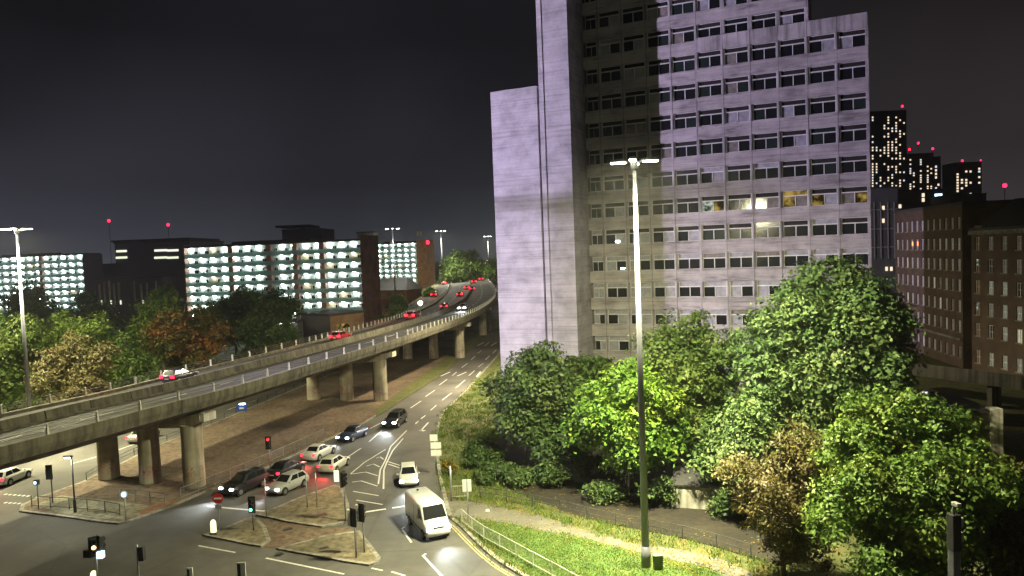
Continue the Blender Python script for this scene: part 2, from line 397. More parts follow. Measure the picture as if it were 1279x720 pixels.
def kerbed(name, poly, mat, z=.12, kerb=True):
    P = [tuple(p)[:2] for p in poly]
    root = struct(MB().prism(P, -.05, z).build(name, mat, fix=True))
    if kerb:   # kerb stones along the edge, 12 mm proud of the paving
        k = MB(); n = len(P); ar = sum(P[i][0] * P[(i + 1) % n][1] - P[(i + 1) % n][0] * P[i][1] for i in range(n)); sg = 1 if ar > 0 else -1
        inner = []
        for i in range(n):
            a, b, c = Vector(P[i - 1]), Vector(P[i]), Vector(P[(i + 1) % n])
            d1, d2 = (b - a).normalized(), (c - b).normalized()
            n1, n2 = Vector((-d1.y, d1.x)) * sg, Vector((-d2.y, d2.x)) * sg
            q = (n1 + n2); q = q.normalized() if q.length > .1 else n1
            inner.append((b.x + q.x * .3, b.y + q.y * .3))
        outer = []
        for i in range(n):
            d = Vector(P[i]) - Vector(inner[i]); d = d.normalized() * .02
            outer.append((P[i][0] + d.x, P[i][1] + d.y))
        for i in range(n):
            j = (i + 1) % n
            vs = [(*outer[i], -.04), (*outer[j], -.04), (*inner[j], -.04), (*inner[i], -.04), (*outer[i], z + .012), (*outer[j], z + .012), (*inner[j], z + .012), (*inner[i], z + .012)]
            k.add(vs, [(0, 1, 5, 4), (4, 5, 6, 7), (2, 3, 7, 6)])
        k.build('kerb', 'kerb_stone', root, fix=True)
    return root
G = lambda L, z=0.: [at(x, y, z) for x, y in L]
rk = [(627, 436), (600, 468), (575, 495), (556, 512), (548, 525), (544.5, 545), (545, 570), (547, 590), (550, 606), (554, 622), (560, 645), (575, 659), (596, 680), (614, 696), (649, 719)]
rkw = [Vector((2, 230, 0))] + G(rk) + [Vector((8, 35, 0)), Vector((18, 22, 0))]
rkw = [Vector((*p, 0)) for p in crom([tuple(p)[:2] for p in rkw], 4)]
verge = kerbed('verge', rkw + [Vector((120, 14, 0)), Vector((120, 235, 0))], 'rough_grass')
# footpath and lawn on the verge
pu = [(549, 611), (562, 622), (600, 629), (640, 637), (680, 646), (724, 660), (790, 679), (830, 684), (890, 695), (935, 715), (985, 745)]
pl = [(552, 634), (562, 645), (600, 650), (640, 655), (680, 664), (724, 671), (775, 685), (815, 694), (850, 702), (885, 710), (930, 735)]
PU, PL = crom([tuple(at(*p, .12))[:2] for p in pu], 5), crom([tuple(at(*p, .12))[:2] for p in pl], 5)
struct(MB().prism(PU + PL[::-1], .05, .126).build('footpath', 'path_asphalt', fix=True))
lawn_edge = [p for p in rkw if 25 < p.y < 56.5]
lw = [(p[0], p[1] - .08) for p in PL[6:]] + [(17.5, 36), (14, 30)] + [(p.x + .75, p.y + .1) for p in lawn_edge[::-1]]
struct(MB().prism(lw, .04, .132).build('lawn', 'grass', fix=True))
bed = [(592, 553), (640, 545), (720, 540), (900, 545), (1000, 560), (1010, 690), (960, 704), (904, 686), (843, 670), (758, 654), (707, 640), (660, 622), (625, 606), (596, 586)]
struct(MB().prism([tuple(p)[:2] for p in G(bed, .12)], .03, .129).build('soil_shade_bed', 'soil_with_shade', fix=True))  # bare earth under the trees, canopy shade put into its dark colour
# the paved land under the flyover
lk = [(614, 411), (581, 441), (549, 467), (516, 488), (480, 515), (455, 529), (425, 543), (400, 555), (360, 573), (320, 592), (285, 606), (255, 616), (222, 631), (178, 647), (163, 652), (148, 655.5), (130, 654), (80, 647), (24, 640)]
ul = [(27, 632), (50, 622), (75, 613), (103, 603), (131, 588), (153, 579), (183, 563), (228, 545), (280, 524), (370, 486), (414, 468), (470, 447)]
uw = G(lk) + G(ul) + [Vector((-22, 190, 0)), Vector((-16, 240, 0)), Vector((-8, 240, 0))]
under = kerbed('under_bridge_paving', uw, 'red_paving')
struct(MB().prism([tuple(p)[:2] for p in G([(44, 630), (75, 619), (160, 628), (205, 634), (176, 644), (150, 649), (120, 648), (70, 640)], .12)], .05, .127).build('pale_footway', 'grey_paving', fix=True))
struct(MB().prism([tuple(p)[:2] for p in G([(177, 645), (218, 629), (226, 624), (205, 626), (172, 639)], .12)], .05, .131).build('tactile_paving', 'tactile', fix=True))
struct(MB().prism([tuple(p)[:2] for p in G([(612, 414), (581, 444), (549, 470), (516, 491), (470, 521), (468, 512), (512, 480), (545, 456), (572, 434), (602, 408)], .12)], .04, .135).build('grass_strip', 'rough_grass', fix=True))
isl = {'traffic_island': [(320, 644.5), (337, 638.5), (377, 621.5), (418, 607.5), (428, 610), (436, 632), (437, 646), (427, 655), (402, 659.5), (360, 653.5), (341, 649)],
       'splitter_island': [(345, 687), (372, 680), (402, 671.5), (432, 667), (449, 665), (463, 682), (475.5, 699), (472, 704), (461, 707.5), (430, 703), (400, 697)],
       'kerbed_island': [(253, 670), (275, 663), (295, 655), (312, 647.5), (322, 649), (332, 660), (338, 676), (326, 684), (312, 682), (280, 675.5)]}
for k, v in isl.items(): kerbed(k, G(v), 'island_paving')
cw = MB(); cw.add([tuple(p) for p in G([(322, 648), (345, 651), (404, 661), (430, 658), (448, 663), (430, 666.5), (400, 670), (345, 686), (318, 682), (336, 676)], .004)], [tuple(range(10))])
struct(cw.build('island_crossing', 'red_paving'))
# left verge with trees, the railway-like bank further on
lv = [Vector((-58, 30, 0)), Vector((-57.5, 60, 0)), Vector((-56, 80, 0)), Vector((-52, 105, 0)), Vector((-46, 135, 0)), Vector((-38, 165, 0)), Vector((-38, 215, 0)), Vector((-128, 215, 0)), Vector((-128, 30, 0))]
kerbed('left_verge', lv, 'rough_grass')

# ---- painted markings: children of the road
def stripe(pts, w=.13, z=.006, mat='white_line', name='lane_marking', parent=road, zp=0.):
    P = [Vector(tuple(at(x, y, zp))[:2]) for x, y in pts]; L, Rr = [], []
    for i, p in enumerate(P):
        d = (P[min(i + 1, len(P) - 1)] - P[max(i - 1, 0)]).normalized(); q = Vector((-d.y, d.x)) * w / 2
        L.append((*(p + q), zp + z)); Rr.append((*(p - q), zp + z))
    n = len(P); mm = MB(); mm.add(Rr + L, [(i, i + 1, n + i + 1, n + i) for i in range(n - 1)]); return mm.build(name, mat, parent)
c6 = lambda x, y: (480 + x / 5.54, 400 + y / 5.54)
for a in [(180, 610, 255, 560), (285, 530, 350, 485), (380, 450, 435, 410), (470, 385, 500, 360), (535, 330, 575, 300), (600, 275, 630, 250), (645, 230, 675, 210), (695, 180, 725, 155),
          (215, 715, 285, 660), (320, 625, 360, 590), (400, 555, 465, 505), (495, 470, 560, 415), (585, 385, 625, 350), (650, 325, 685, 300), (700, 275, 728, 248), (750, 230, 775, 208)]:
    stripe([c6(*a[:2]), c6(*a[2:])], .16)
for a in [(390, 388, 455, 360), (505, 388, 568, 360), (640, 392, 665, 358), (645, 178, 688, 155), (738, 178, 778, 155)]:
    stripe([c6(*a[:2]), c6(*a[2:])], .30, name='arrow_marking')
stripe([(525, 539), (535, 528)], .2, name='arrow_marking'); stripe([(524, 537.5), (530.5, 538.5)], .5, name='arrow_marking')
for a in [[(461, 552), (477, 538)], [(436, 570), (451, 560)], [(457, 538), (476, 528.5)], [(519, 530), (528, 521)]]: stripe(a, .15)
stripe([(508, 538), (488, 558), (481, 576), (475, 587), (472.5, 605)], .15, name='hatch_border')
stripe([(503.5, 548), (490.5, 563), (483, 578), (479.5, 587), (479, 611)], .15, name='hatch_border')
stripe([(481.7, 561.5), (468, 570), (455, 578), (438, 592)], .12, name='hatch_border')
for a in [[(470, 572.5), (475, 571), (479, 574)], [(458, 582.5), (466.7, 580), (474, 583.5)], [(438, 592.5), (457, 590), (471.5, 594.5)], [(440, 602.5), (451, 601), (471.5, 607.5)], [(441, 614), (473, 619.5)], [(445, 625), (478, 630.5)]]:
    stripe(a, .15, .010, name='chevron_marking')
for a in [[(485, 577), (507, 584)], [(485, 580), (506, 587)]]: stripe(a, .16, name='give_way_marking')
stripe([(439, 642.5), (482, 636)], .28, name='stop_line'); stripe([(490, 634.8), (511, 631.5)], .28, name='stop_line')
stripe([(260, 632.5), (297, 636), (346, 640)], .25, name='stop_line')
for a in [[(248, 682), (294, 690.5)], [(332, 697.5), (430, 717.5)], [(464, 710), (478, 713)], [(489, 714.5), (506, 719.5)], [(502.5, 662), (514, 678)], [(501.5, 661), (505.5, 658.5)], [(528, 694), (552, 720)], [(527.5, 695), (532, 692)]]:
    stripe(a, .16, .012)
for off in (0, .22):
    yl = [p for p in rkw if 30 < p.y < 58]
    mm = MB(); L, Rr = [], []
    for i, p in enumerate(yl):
        d = (yl[min(i + 1, len(yl) - 1)] - yl[max(i - 1, 0)]).normalized(); q = Vector((-d.y, d.x, 0))
        c = p - q * (.35 + off) if (p - q).x < p.x else p + q * (.35 + off)
        L.append((c.x + q.x * .05, c.y + q.y * .05, .007)); Rr.append((c.x - q.x * .05, c.y - q.y * .05, .007))
    n = len(yl); mm.add(Rr + L, [(i, i + 1, n + i + 1, n + i) for i in range(n - 1)]); mm.build('yellow_line', 'yellow_line', road)
for a in [[(91, 579), (131, 568)], [(140, 565), (182, 550)], [(0, 612), (30, 599)], [(215, 535), (262, 519)], [(285, 512), (322, 499)]]: stripe(a, .15)
for i in range(8):
    x = 6 + i * 5.6; stripe([(x, 617.5 + i * .45), (x + 2.2, 617.8 + i * .45)], .3, name='crossing_stud'); 
    stripe([(x, 628 + i * .35), (x + 2.2, 628.3 + i * .35)], .3, name='crossing_stud')
# drain covers
for x, y, w in ((404, 684.5, .7), (349, 692, .6), (421, 690, .5), (402, 643, .8), (427, 650, .7), (360, 661, .7)):
    c = at(x, y, .12 if y not in (661,) else 0); MB().box((c.x, c.y, c.z + .012), (w, w * .6, .012), .4).build('drain_cover', 'black_metal', road)

# ---------------------------------------------------------------- the flyover
NE = [(-56, 2), (-46, 24), (-34.8, 47.8), (-30.1, 60), (-26.5, 69.3), (-22.6, 83.4), (-19.2, 95), (-13.4, 118), (-9.2, 137.5), (-6.4, 158), (-4.7, 185), (-4.6, 208), (-6, 250), (-9.5, 310), (-13.5, 370), (-18, 440)]
NEp = resample(crom(NE, 16), 2.0)
NEp = [Vector(p) for p in NEp]; NN = len(NEp)
TAN = [(NEp[min(i + 1, NN - 1)] - NEp[max(i - 1, 0)]).normalized() for i in range(NN)]
def dk(i, off, z):
    """a deck point: station i (2 m apart), off metres left of the near edge, z above the banked deck"""
    i = max(0, min(NN - 1.001, i)); k = int(i); t = i - k
    p = NEp[k].lerp(NEp[k + 1], t); d = TAN[k].lerp(TAN[k + 1], t).normalized()
    return Vector((p.x - d.y * off, p.y + d.x * off, 9.0 - off / 17. + z))
def st_at_y(y): return min(range(NN), key=lambda i: abs(NEp[i].y - y))
fly = thing('flyover', 'long concrete road flyover on round piers curving away past the tower', 'bridge')
def strip(name, prof, mat, i0=0, i1=None, smooth=False, close=True):
    mm = MB(); i1 = NN - 1 if i1 is None else i1
    mm.loft([[dk(i, o, z) for o, z in prof] for i in range(i0, i1 + 1)], close, close)
    return mm.build(name, mat, fly, smooth, fix=True)
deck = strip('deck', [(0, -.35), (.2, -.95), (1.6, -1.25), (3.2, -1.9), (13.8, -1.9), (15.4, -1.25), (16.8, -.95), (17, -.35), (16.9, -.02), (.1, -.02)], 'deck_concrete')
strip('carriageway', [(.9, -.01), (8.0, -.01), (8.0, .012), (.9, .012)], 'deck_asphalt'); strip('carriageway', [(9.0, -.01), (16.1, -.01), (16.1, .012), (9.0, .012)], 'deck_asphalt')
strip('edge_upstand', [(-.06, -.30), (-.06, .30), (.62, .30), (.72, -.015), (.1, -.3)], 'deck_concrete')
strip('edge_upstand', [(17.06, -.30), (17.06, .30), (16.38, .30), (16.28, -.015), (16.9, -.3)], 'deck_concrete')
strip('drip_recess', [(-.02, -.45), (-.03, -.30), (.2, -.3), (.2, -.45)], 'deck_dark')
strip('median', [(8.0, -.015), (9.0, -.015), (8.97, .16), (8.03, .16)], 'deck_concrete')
# central barrier: concrete base panels with gaps and a steel rail
i0, i1 = st_at_y(20), st_at_y(330)
for i in range(i0, i1, 2):
    a, b = dk(i, 8.5, .16), dk(i + 1.96, 8.5, .16)
    mm = MB(); d = (b - a).normalized(); q = Vector((-d.y, d.x, 0))
    mm.loft([[p + q * .22, p + q * .10 + Vector((0, 0, .72)), p - q * .10 + Vector((0, 0, .72)), p - q * .22] for p in (a, b)])
    mm.build('barrier_panel', 'deck_concrete', fly, fix=True)
# parapet posts and rails, both sides
post = MB(); post.box((0, 0, .42), (.16, .20, .84), tp=.7); post_me = post.mesh('post', 'pale_metal')
for off in (.25, 16.75):
    for i in range(st_at_y(24), st_at_y(300)):
        if i % 2 and NEp[i].y < 110 or NEp[i].y >= 110:
            p = dk(i, off, .28); d = TAN[i]
            place('parapet_post', post_me, fly, p, math.atan2(d.y, d.x))
    for z in (.55, .80, 1.06):
        strip('parapet_rail', [(off - .025, z), (off + .025, z), (off + .025, z + .05), (off - .025, z + .05)], 'dark_rail', 0, st_at_y(330))
# lane markings on the deck
for off in (4.45, 12.55):
    for i in range(st_at_y(20), st_at_y(300), 4):
        mm = MB(); mm.add([dk(i, off - .07, .018), dk(i + 1.5, off - .07, .018), dk(i + 1.5, off + .07, .018), dk(i, off + .07, .018)], [(0, 1, 2, 3)]); mm.build('deck_lane_marking', 'white_line', fly)
# piers and crossheads
def pier_row(y, cols, near_i):
    d = TAN[near_i]; q = Vector((-d.y, d.x)); base = NEp[near_i]
    for off in cols:
        p = base + q * off; mm = MB()
        zt = 9 - off / 17 - 1.9 - .95
        prof = [(0.1, 1.0), (.3, 1.0), (zt - 1.2, .95), (zt, .98), (zt + .2, 1.02)]
        mm.loft([[(p.x + r * math.cos(t * math.pi / 12), p.y + r * math.sin(t * math.pi / 12), z) for t in range(24)] for z, r in prof])
        o = mm.build('pier', 'pier_concrete', fly, False); o.data.polygons.foreach_set('use_smooth', [len(f.vertices) == 4 for f in o.data.polygons])
    pq = base + q * 4.35; MB().tube([(pq.x, pq.y, .1), (pq.x, pq.y, 6.3)], .07, 8).build('drainpipe', 'dark_rail', fly)
    mm = MB(); w = .85; rings = []
    for off, zb in ((1.3, .55), (2.6, 1.05), (4.2, 1.15), (12.8, 1.15), (14.4, 1.05), (15.7, .55)):
        p = base + q * off; zt = 9 - off / 17 - 1.75; ww = Vector((d.x, d.y)) * w
        rings.append([(p.x - ww.x, p.y - ww.y, zt - zb), (p.x + ww.x, p.y + ww.y, zt - zb), (p.x + ww.x, p.y + ww.y, zt), (p.x - ww.x, p.y - ww.y, zt)])
    mm.loft(rings); mm.build('crosshead', 'pier_concrete', fly, fix=True)
    mm = MB()
    for off in (2.4,): 
        p = base + q * 1.1; mm.box((p.x, p.y, 9 - 1.9 - .15), (1.5, .5, .75), math.atan2(d.y, d.x)); mm.build('bearing_block', 'white_wall', fly)
for y in (66.2, 103.5, 144.8, 186.): pier_row(y, (3.2, 8.7, 14.2), st_at_y(y))
for i in range(st_at_y(30), st_at_y(230), 9):
    a, d = dk(i, -.075, -.62), TAN[i]; MB().box((a.x, a.y, a.z), (.06, .05, .62), math.atan2(d.y, d.x)).build('fascia_joint', 'deck_dark', fly)
    a = dk(i, .02, .0); MB().box((a.x - d.y * -.10, a.y + d.x * -.10, a.z), (.05, .04, .56), math.atan2(d.y, d.x)).build('fascia_joint', 'deck_dark', fly)
# slip road that joins on the far side, with its bank
mm = MB(); rg = []; bk = MB(); br = []
for i in range(st_at_y(150), st_at_y(400), 2):
    f = min(1, (NEp[i].y - 150) / 70.); w = 5.6 * f + .1
    rg.append([dk(i, 17.1, -.3), dk(i, 17.1, .004), dk(i, 17.1 + w, .004), dk(i, 17.1 + w, -.3)])
    a = dk(i, 17.1 + w - .05, -.02); d = TAN[i]; q = Vector((-d.y, d.x, 0))
    br.append([a, a + q * 2 + Vector((0, 0, .15)), Vector((a.x + q.x * 7, a.y + q.y * 7, 5.0)), Vector((a.x + q.x * 16, a.y + q.y * 16, 1.0)), Vector((a.x + q.x * 20, a.y + q.y * 20, -.05)), Vector((a.x, a.y, -.05))])
mm.loft(rg); struct(mm.build('slip_road', 'deck_asphalt', fix=True))
bk.loft(br); struct(bk.build('embankment', 'bank_soil', fix=True))

# ================================================================ BUILDINGS
# ---------------------------------------------------------------- the office tower
TH = -.4257; BAY = 2.958; STO = 3.3; Z0 = 48.0
tower = thing('office_tower', 'tall concrete office tower with blank slab end walls in violet lamplight', 'tower', (16.973, 86.95, 0), TH)
def tbox(name, x0, x1, y0, y1, z0, z1, mat, bevel=0):
    return MB().box(((x0 + x1) / 2, (y0 + y1) / 2, (z0 + z1) / 2), (x1 - x0, y1 - y0, z1 - z0)).build(name, mat, tower, bevel=bevel)
SL = -7.9
tbox('end_slab', -18.3, -12.15, -5.0, 11, -.3, 40.9, 'tower_board'); tbox('end_slab', -11.75, SL, -5.3, 13, -.3, 66, 'tower_board')
tbox('slab_joint', -12.15, -11.75, -4.6, 10, -.3, 40.6, 'tower_dark')
tbox('slab_rib', -11.3, -11.12, -5.38, -5.3, -.3, 66, 'tower_board')
tbox('core_wall', SL, 17.7, .55, 14, -.3, 66, 'tower_dark'); tbox('core_wall', 17.7, 23.7, .45, 14, -.3, 44.4, 'tower_dark')
tbox('top_wall', SL, 17.72, .06, .55, Z0 + 2 * STO - .6, 66, 'tower_panel')
tbox('end_return', 23.42, 23.72, -.35, 14, -.3, 44.6, 'tower_panel'); tbox('end_return', 17.72, 17.9, 0, 14, 44, 66, 'tower_panel')
WW, WH = BAY - .40, 1.80
fr = MB()
for x in (-WW / 2 + .025, WW / 2 - .025): fr.box((x, .03, WH / 2), (.05, .10, WH))
for z in (.03, WH - .02): fr.box((0, .032, z), (WW - .1, .10, .04))
fr.box((0, -.02, 1.23), (WW - .10, .20, .11)); fr.box((0, .025, .64), (.08, .10, 1.07))
frame_me = fr.mesh('window', 'white_frame')
def pane_mesh(w, h, mat):
    return MB().box((0, 0, 0), (w, .03, h)).mesh('pane', mat)
PM = {}
def pane(kind, mat):
    if (kind, mat) not in PM:
        PM[kind, mat] = pane_mesh((WW - .24) / 2, 1.12, mat) if kind == 'm' else pane_mesh(WW - .12, .46, mat)
    return PM[kind, mat]
rt = random.Random(5)
def bay_window(c, r, y0, w=None):
    xc = (c + .5) * BAY; z = Z0 - STO * r
    o = place('window', frame_me, tower, (xc, y0 + .17, z + .002))
    if w: o.scale.x = w / WW; o.location.x = (c + 1) * BAY - .20 - w / 2
    for sx_ in (-1, 1):
        k = rt.random(); mt = 'glass_dark' if k < .62 else 'glass_green' if k < .78 else 'curtain' if k < .86 else 'blind'
        if r == 7 and (c, sx_) in ((5, -1), (6, -1), (7, 1), (2, 1)): mt = 'lit_room'
        if r == 7 and (c, sx_) == (2, -1): mt = 'lit_room_white'
        if r == 7 and (c, sx_) == (5, 1): mt = 'curtain'
        if r >= 10 and k > .5: mt = 'blind'
        place('pane', pane('m', mt), o, (sx_ * (WW - .24) / 4 + sx_ * .06, .04, .615))
    k = rt.random(); mt = 'vent_shade' if k < .86 else 'blind' if k < .93 else 'glass_green'  # most vents near black: shade from the panel above put into their colour
    if r >= 9: mt = 'blind' if k < .8 else 'curtain'
    if r == 7 and c == 5: mt = 'lit_room'
    place('pane', pane('v', mt), o, (0, .06, 1.52))
spm = {}
def spandrel(c, r, y0, w=None):
    ww = w or BAY - .035; key = round(ww, 2)
    if key not in spm:
        spm[key] = MB().box((0, .15, 0), (ww, .34, STO - WH - .02)).mesh('panel', 'tower_panel')
    xc = (c + .5) * BAY if not w else (c + 1) * BAY - ww / 2 - .017
    place('panel', spm[key], tower, (xc, y0 + rt.uniform(-.012, .012), Z0 - STO * r - (STO - WH) / 2))
def block(c0, c1, r0, r1, y0):
    for c in range(c0, c1):
        for r in range(r0, r1 + 1):
            bay_window(c, r, y0); spandrel(c, r, y0)
block(-2, 2, -1, 13, 0); block(2, 6, -1, 1, 0); block(2, 8, 2, 13, -.35)
for r in range(-1, 14):                 # the half bay against the slab
    bay_window(-3, r, 0, 1.35); spandrel(-3, r, 0, 1.9)
for c in range(-2, 9):
    y0 = 0 if c <= 2 else -.35
    tp = Z0 + 2 * STO if c <= 2 else Z0 - 2 * STO + WH
    for (ya, za, zb) in (((y0, -.3, tp),) if c != 2 else ((0, Z0 - STO - WH, tp), (-.35, -.3, Z0 - 2 * STO + WH))):
        if c == 8: tbox('pillar', c * BAY - .20, c * BAY - .04, ya + .05, ya + .5, za, zb, 'tower_pillar')
        else: tbox('pillar', c * BAY - .20, c * BAY + .20, ya + .05, ya + .5, za, zb, 'tower_pillar')
for c in range(-2, 9):
    if c < 8: tbox('joint_seal', c * BAY - .03, c * BAY + .03, -.03 if c <= 2 else -.37, .1, .5, (Z0 + 2 * STO - .6) if c <= 2 else Z0 - 2 * STO + WH, 'tower_dark')
for c in range(3, 7): tbox('pillar', c * BAY - .20, c * BAY + (.20 if c < 6 else -.02), .05, .5, Z0 - 2 * STO + WH + 1.6, Z0 + 2 * STO, 'tower_pillar')
tbox('pillar', 2 * BAY - .02, 2 * BAY + .10, -.36, .1, -.3, Z0 - 2 * STO + WH, 'tower_pillar')
for c in range(2, 8):
    tbox('parapet_panel', c * BAY + .018, (c + 1) * BAY - .018, -.38, .2, Z0 - 2 * STO + WH + .02, Z0 - 2 * STO + WH + 1.65, 'tower_pillar')
tbox('wing_roof', 2 * BAY, 23.6, .2, 13, 44.2, 44.45, 'roof_dark')
tbox('plinth', SL, 23.4, -.5, .5, -.3, Z0 - STO * 13 - 1.56, 'tower_dark')
for (px_, py_) in ((771.5, 302), (779, 335.5)):
    c = atd(px_, py_, 88.9); mm = MB().box((0, 0, 0), (.6, .04, .14)); l_ = tower.matrix_world
    MB().box(((c.x - 16.973) * math.cos(TH) + (c.y - 86.95) * math.sin(TH), .14, c.z), (.5, .06, .16)).build('room_light', 'white_lamp', tower)

# white podium wall seen below the trees
p0, p1 = at(838, 634, .1), at(900, 638.5, .1)
pod = MB(); d = (p1 - p0).normalized(); q = Vector((-d.y, d.x, 0))
pod.prism([(p0.x, p0.y), (p1.x + 3, p1.y + d.y * 3), (p1.x + 3 + q.x * 5, p1.y + q.y * 5), (p0.x + q.x * 5, p0.y + q.y * 5)], 0, 1.9)
pod_o = pod.build('outbuilding', 'white_wall', fix=True)
MB().prism([(p0.x - .1, p0.y - .1), (p1.x + 3, p1.y + d.y * 3 - .1), (p1.x + 3 + q.x * 5, p1.y + q.y * 5), (p0.x + q.x * 5 - .1, p0.y + q.y * 5)], 1.9, 2.02).build('roof', 'roof_dark', pod_o, fix=True)
tag(pod_o, 'low white-walled block half hidden under the big tree', 'building')

# ---------------------------------------------------------------- blocks of flats with lit access balconies
def flats(name, label, PLx, PRx, zlamp, nfl, sto, nb, depth, gable, pil, seed, warm=.1):
    a, b = Vector(PLx), Vector(PRx); L = (b - a).length; rz = math.atan2(b.y - a.y, b.x - a.x)
    t = thing(name, label, 'building', (a.x, a.y, 0), rz); rn = random.Random(seed)
    B = lambda nm, x0, x1, y0, y1, z0, z1, mt: MB().box(((x0 + x1) / 2, (y0 + y1) / 2, (z0 + z1) / 2), (x1 - x0, y1 - y0, z1 - z0)).build(nm, mt, t)
    top = zlamp + .35
    B('wall', 0, L, 1.5, depth - .1, -.1, top + .2, 'flat_wall'); B('gable_wall', L, L + .5, -.3, depth, -.1, top + (1.7 if gable != 'roof_dark' else .2), gable); B('gable_wall', -.5, 0, -.3, depth, -.1, top + 1.2, 'flat_brick')
    B('roof', -.3, L, -.2, depth - .2, top + .2, top + .75, 'roof_dark'); B('roof_box', L * .25, L * .7, 2.5, depth - 2, top + .75, top + 1.5, 'roof_dark')
    bw = L / nb; lm = MB().box((0, 0, 0), (.62, .30, .16)).mesh('lamp', 'flat_lamp'); lw = MB().box((0, 0, 0), (.62, .30, .16)).mesh('lamp', 'flat_lamp_warm')
    dm = MB().box((0, 0, 0), (.9, .06, 2.0)).mesh('door', 'flat_door'); wm = MB().box((0, 0, 0), (1.3, .06, 1.15)).mesh('window', 'white_frame')
    pm = MB().box((0, 0, 0), (.52, .05, .98)).mesh('pane', 'glass_dark'); pc = MB().box((0, 0, 0), (.52, .05, .98)).mesh('pane', 'blind')
    cuts = [0] + [f * L for f in pil] + [L]
    for k in range(nfl):
        zc = zlamp + .15 - k * sto; zf = zc - sto + .2
        B('floor_slab', 0, L, -.05, 1.5, zf - .2, zf, 'flat_slab')
        for x0, x1 in zip(cuts[:-1], cuts[1:]):
            B('balustrade', x0 + .03, x1 - .03, -.12, -.06, zf - .15, zf + 1.02, 'balustrade')
        for j in range(nb):
            x = (j + .5) * bw
            place('lamp', lw if rn.random() < warm else lm, t, (x - bw * .22, .75, zc - .12))
            place('door', dm, t, (x - bw * .27, 1.47, zf + 1.0))
            w = place('window', wm, t, (x + bw * .2, 1.47, zf + 1.35))
            for s_ in (-1, 1): place('pane', pm if rn.random() < .7 else pc, w, (s_ * .31, -.03, 0))
    for f in pil: B('pilaster', f * L - .7, f * L + .7, .55, 1.45, -.1, top + .2, 'flat_pilaster')
    return t
A0, A1 = atd(231, 320, 208), atd(451, 320, 197)
flats('apartment_block', 'long block of flats with bright access balconies and dark brick end wall', (A0.x, A0.y, 0), (A1.x, A1.y, 0), 25.4, 9, 2.72, 15, 11.5, 'flat_brick', (.26, .48, .63, .78), 3)
B0, B1 = atd(462, 320, 385), atd(521, 320, 372)
flats('apartment_block', 'distant block of flats with orange lit end wall beside the flyover', (B0.x, B0.y, 0), (B1.x, B1.y, 0), 27.6, 9, 2.65, 7, 16, 'orange_brick', (), 4)
tag(MB().box((0, 0, 1.3), (3, 3, 2.6)).build('roof_tank', 'white_wall'), 'pale rooftop water tank above the orange end wall', 'tank').location = (B1.x + 1.2, B1.y + 6, 31.6)
L0, L1 = atd(-40, 320, 292), atd(104, 320, 280)
flats('apartment_block', 'block of flats with lit balconies at the left edge behind dark trees', (L0.x, L0.y, 0), (L1.x, L1.y, 0), 26.2, 8, 2.72, 14, 9, 'roof_dark', (.62,), 6, .05)

# ---------------------------------------------------------------- other buildings on the left
def bldg(name, label, x0, x1, ytop, Y, dep, mat, roof='roof_dark', z0=-.1, rz=0., cat='building'):
    a, b = atd(x0, ytop, Y), atd(x1, ytop, Y); h = (a.z + b.z) / 2; w = (b - a).length
    t = thing(name, label, cat, ((a.x + b.x) / 2, Y, 0), rz)
    MB().box((0, dep / 2, (h + z0) / 2), (w, dep, h - z0)).build('wall', mat, t)
    MB().box((0, dep / 2, h + .2), (w + .5, dep + .5, .4)).build('roof', roof, t)
    t['w'], t['h'], t['Y'] = w, h, Y
    return t
def lit(t, x, y, w, h, mat, name='window', dy=-.12):
    p = atd(x, y, t['Y']); k = t['Y'] / FPX
    return MB().box((0, 0, 0), (w * k, .2, h * k)).build(name, mat, t), p
def put(t, x, y, w, h, mat, name='window'):
    o, p = lit(t, x, y, w, h, mat, name)
    r = t.rotation_euler.z; v = Matrix.Rotation(-r, 3, 'Z') @ (Vector((p.x, p.y, p.z)) - t.location)
    o.location = (v.x, -.12, v.z); return o
inst = bldg('institute', 'dark flat-roofed institute with two lit bands of windows', 143, 236, 303, 250, 30, 'dark_wall')
for x, y, w in ((152, 314, 13), (152, 322, 14), (201, 313, 16), (216, 313, 14), (201, 322, 16), (216, 322, 14)): put(inst, x, y, w, 2.6, 'window_glow', 'window_band')
MB().box((0, 12, inst['h'] + .8), (inst['w'] * 1.05, 26, .7)).build('roof_canopy', 'roof_dark', inst)
hall = bldg('glass_hall', 'low hall with uplit pale fins between the dark trees', 118, 202, 348, 240, 10, 'dark_wall')
for i, x in enumerate((125, 131, 137, 143, 149, 168, 177, 184, 196)):
    put(hall, x, 368 - (i % 3) * 2, 2.2, 26, 'white_wall', 'fin')
    if i % 2 == 0: put(hall, x + 2, 378, 1.5, 5, 'window_glow', 'uplight')
tw = bldg('service_tower', 'plain grey windowless tower block between the lit flats', 104, 145, 331, 330, 20, 'dark_wall')
ht = bldg('distant_block', 'hazy grey block with overhanging roof plate behind the flats', 352, 402, 287, 430, 30, 'dark_wall')
MB().box((-5, 10, ht['h'] + 2.2), (20, 24, 1.2)).build('roof_plate', 'roof_dark', ht)
MB().box((-2, 10, ht['h'] + 1.), (3, 3, 2.4)).build('roof_core', 'dark_wall', ht)
rb = bldg('plant_room', 'dark rooftop plant room above the brick end wall', 446, 468, 291, 240, 6, 'dark_wall')
sh = thing('flat_roofed_hall', 'dark flat-roofed hall with tan side wall below the flats', 'building', (*atd(412, 400, 150).xy, 0), R(-38))
MB().box((-5, 4.5, 4.6), (10, 9, 9.4)).build('wall', 'dark_wall', sh); MB().box((-5.1, 4.5, 9.5), (10.6, 9.6, .5)).build('roof', 'roof_dark', sh)
MB().box((.06, 4.5, 4.6), (.1, 8.8, 9.2)).build('side_wall', 'tan_brick', sh); MB().box((.2, 3.2, 6.6), (.2, 3.2, 1.6)).build('fascia_sign', 'lit_room', sh)
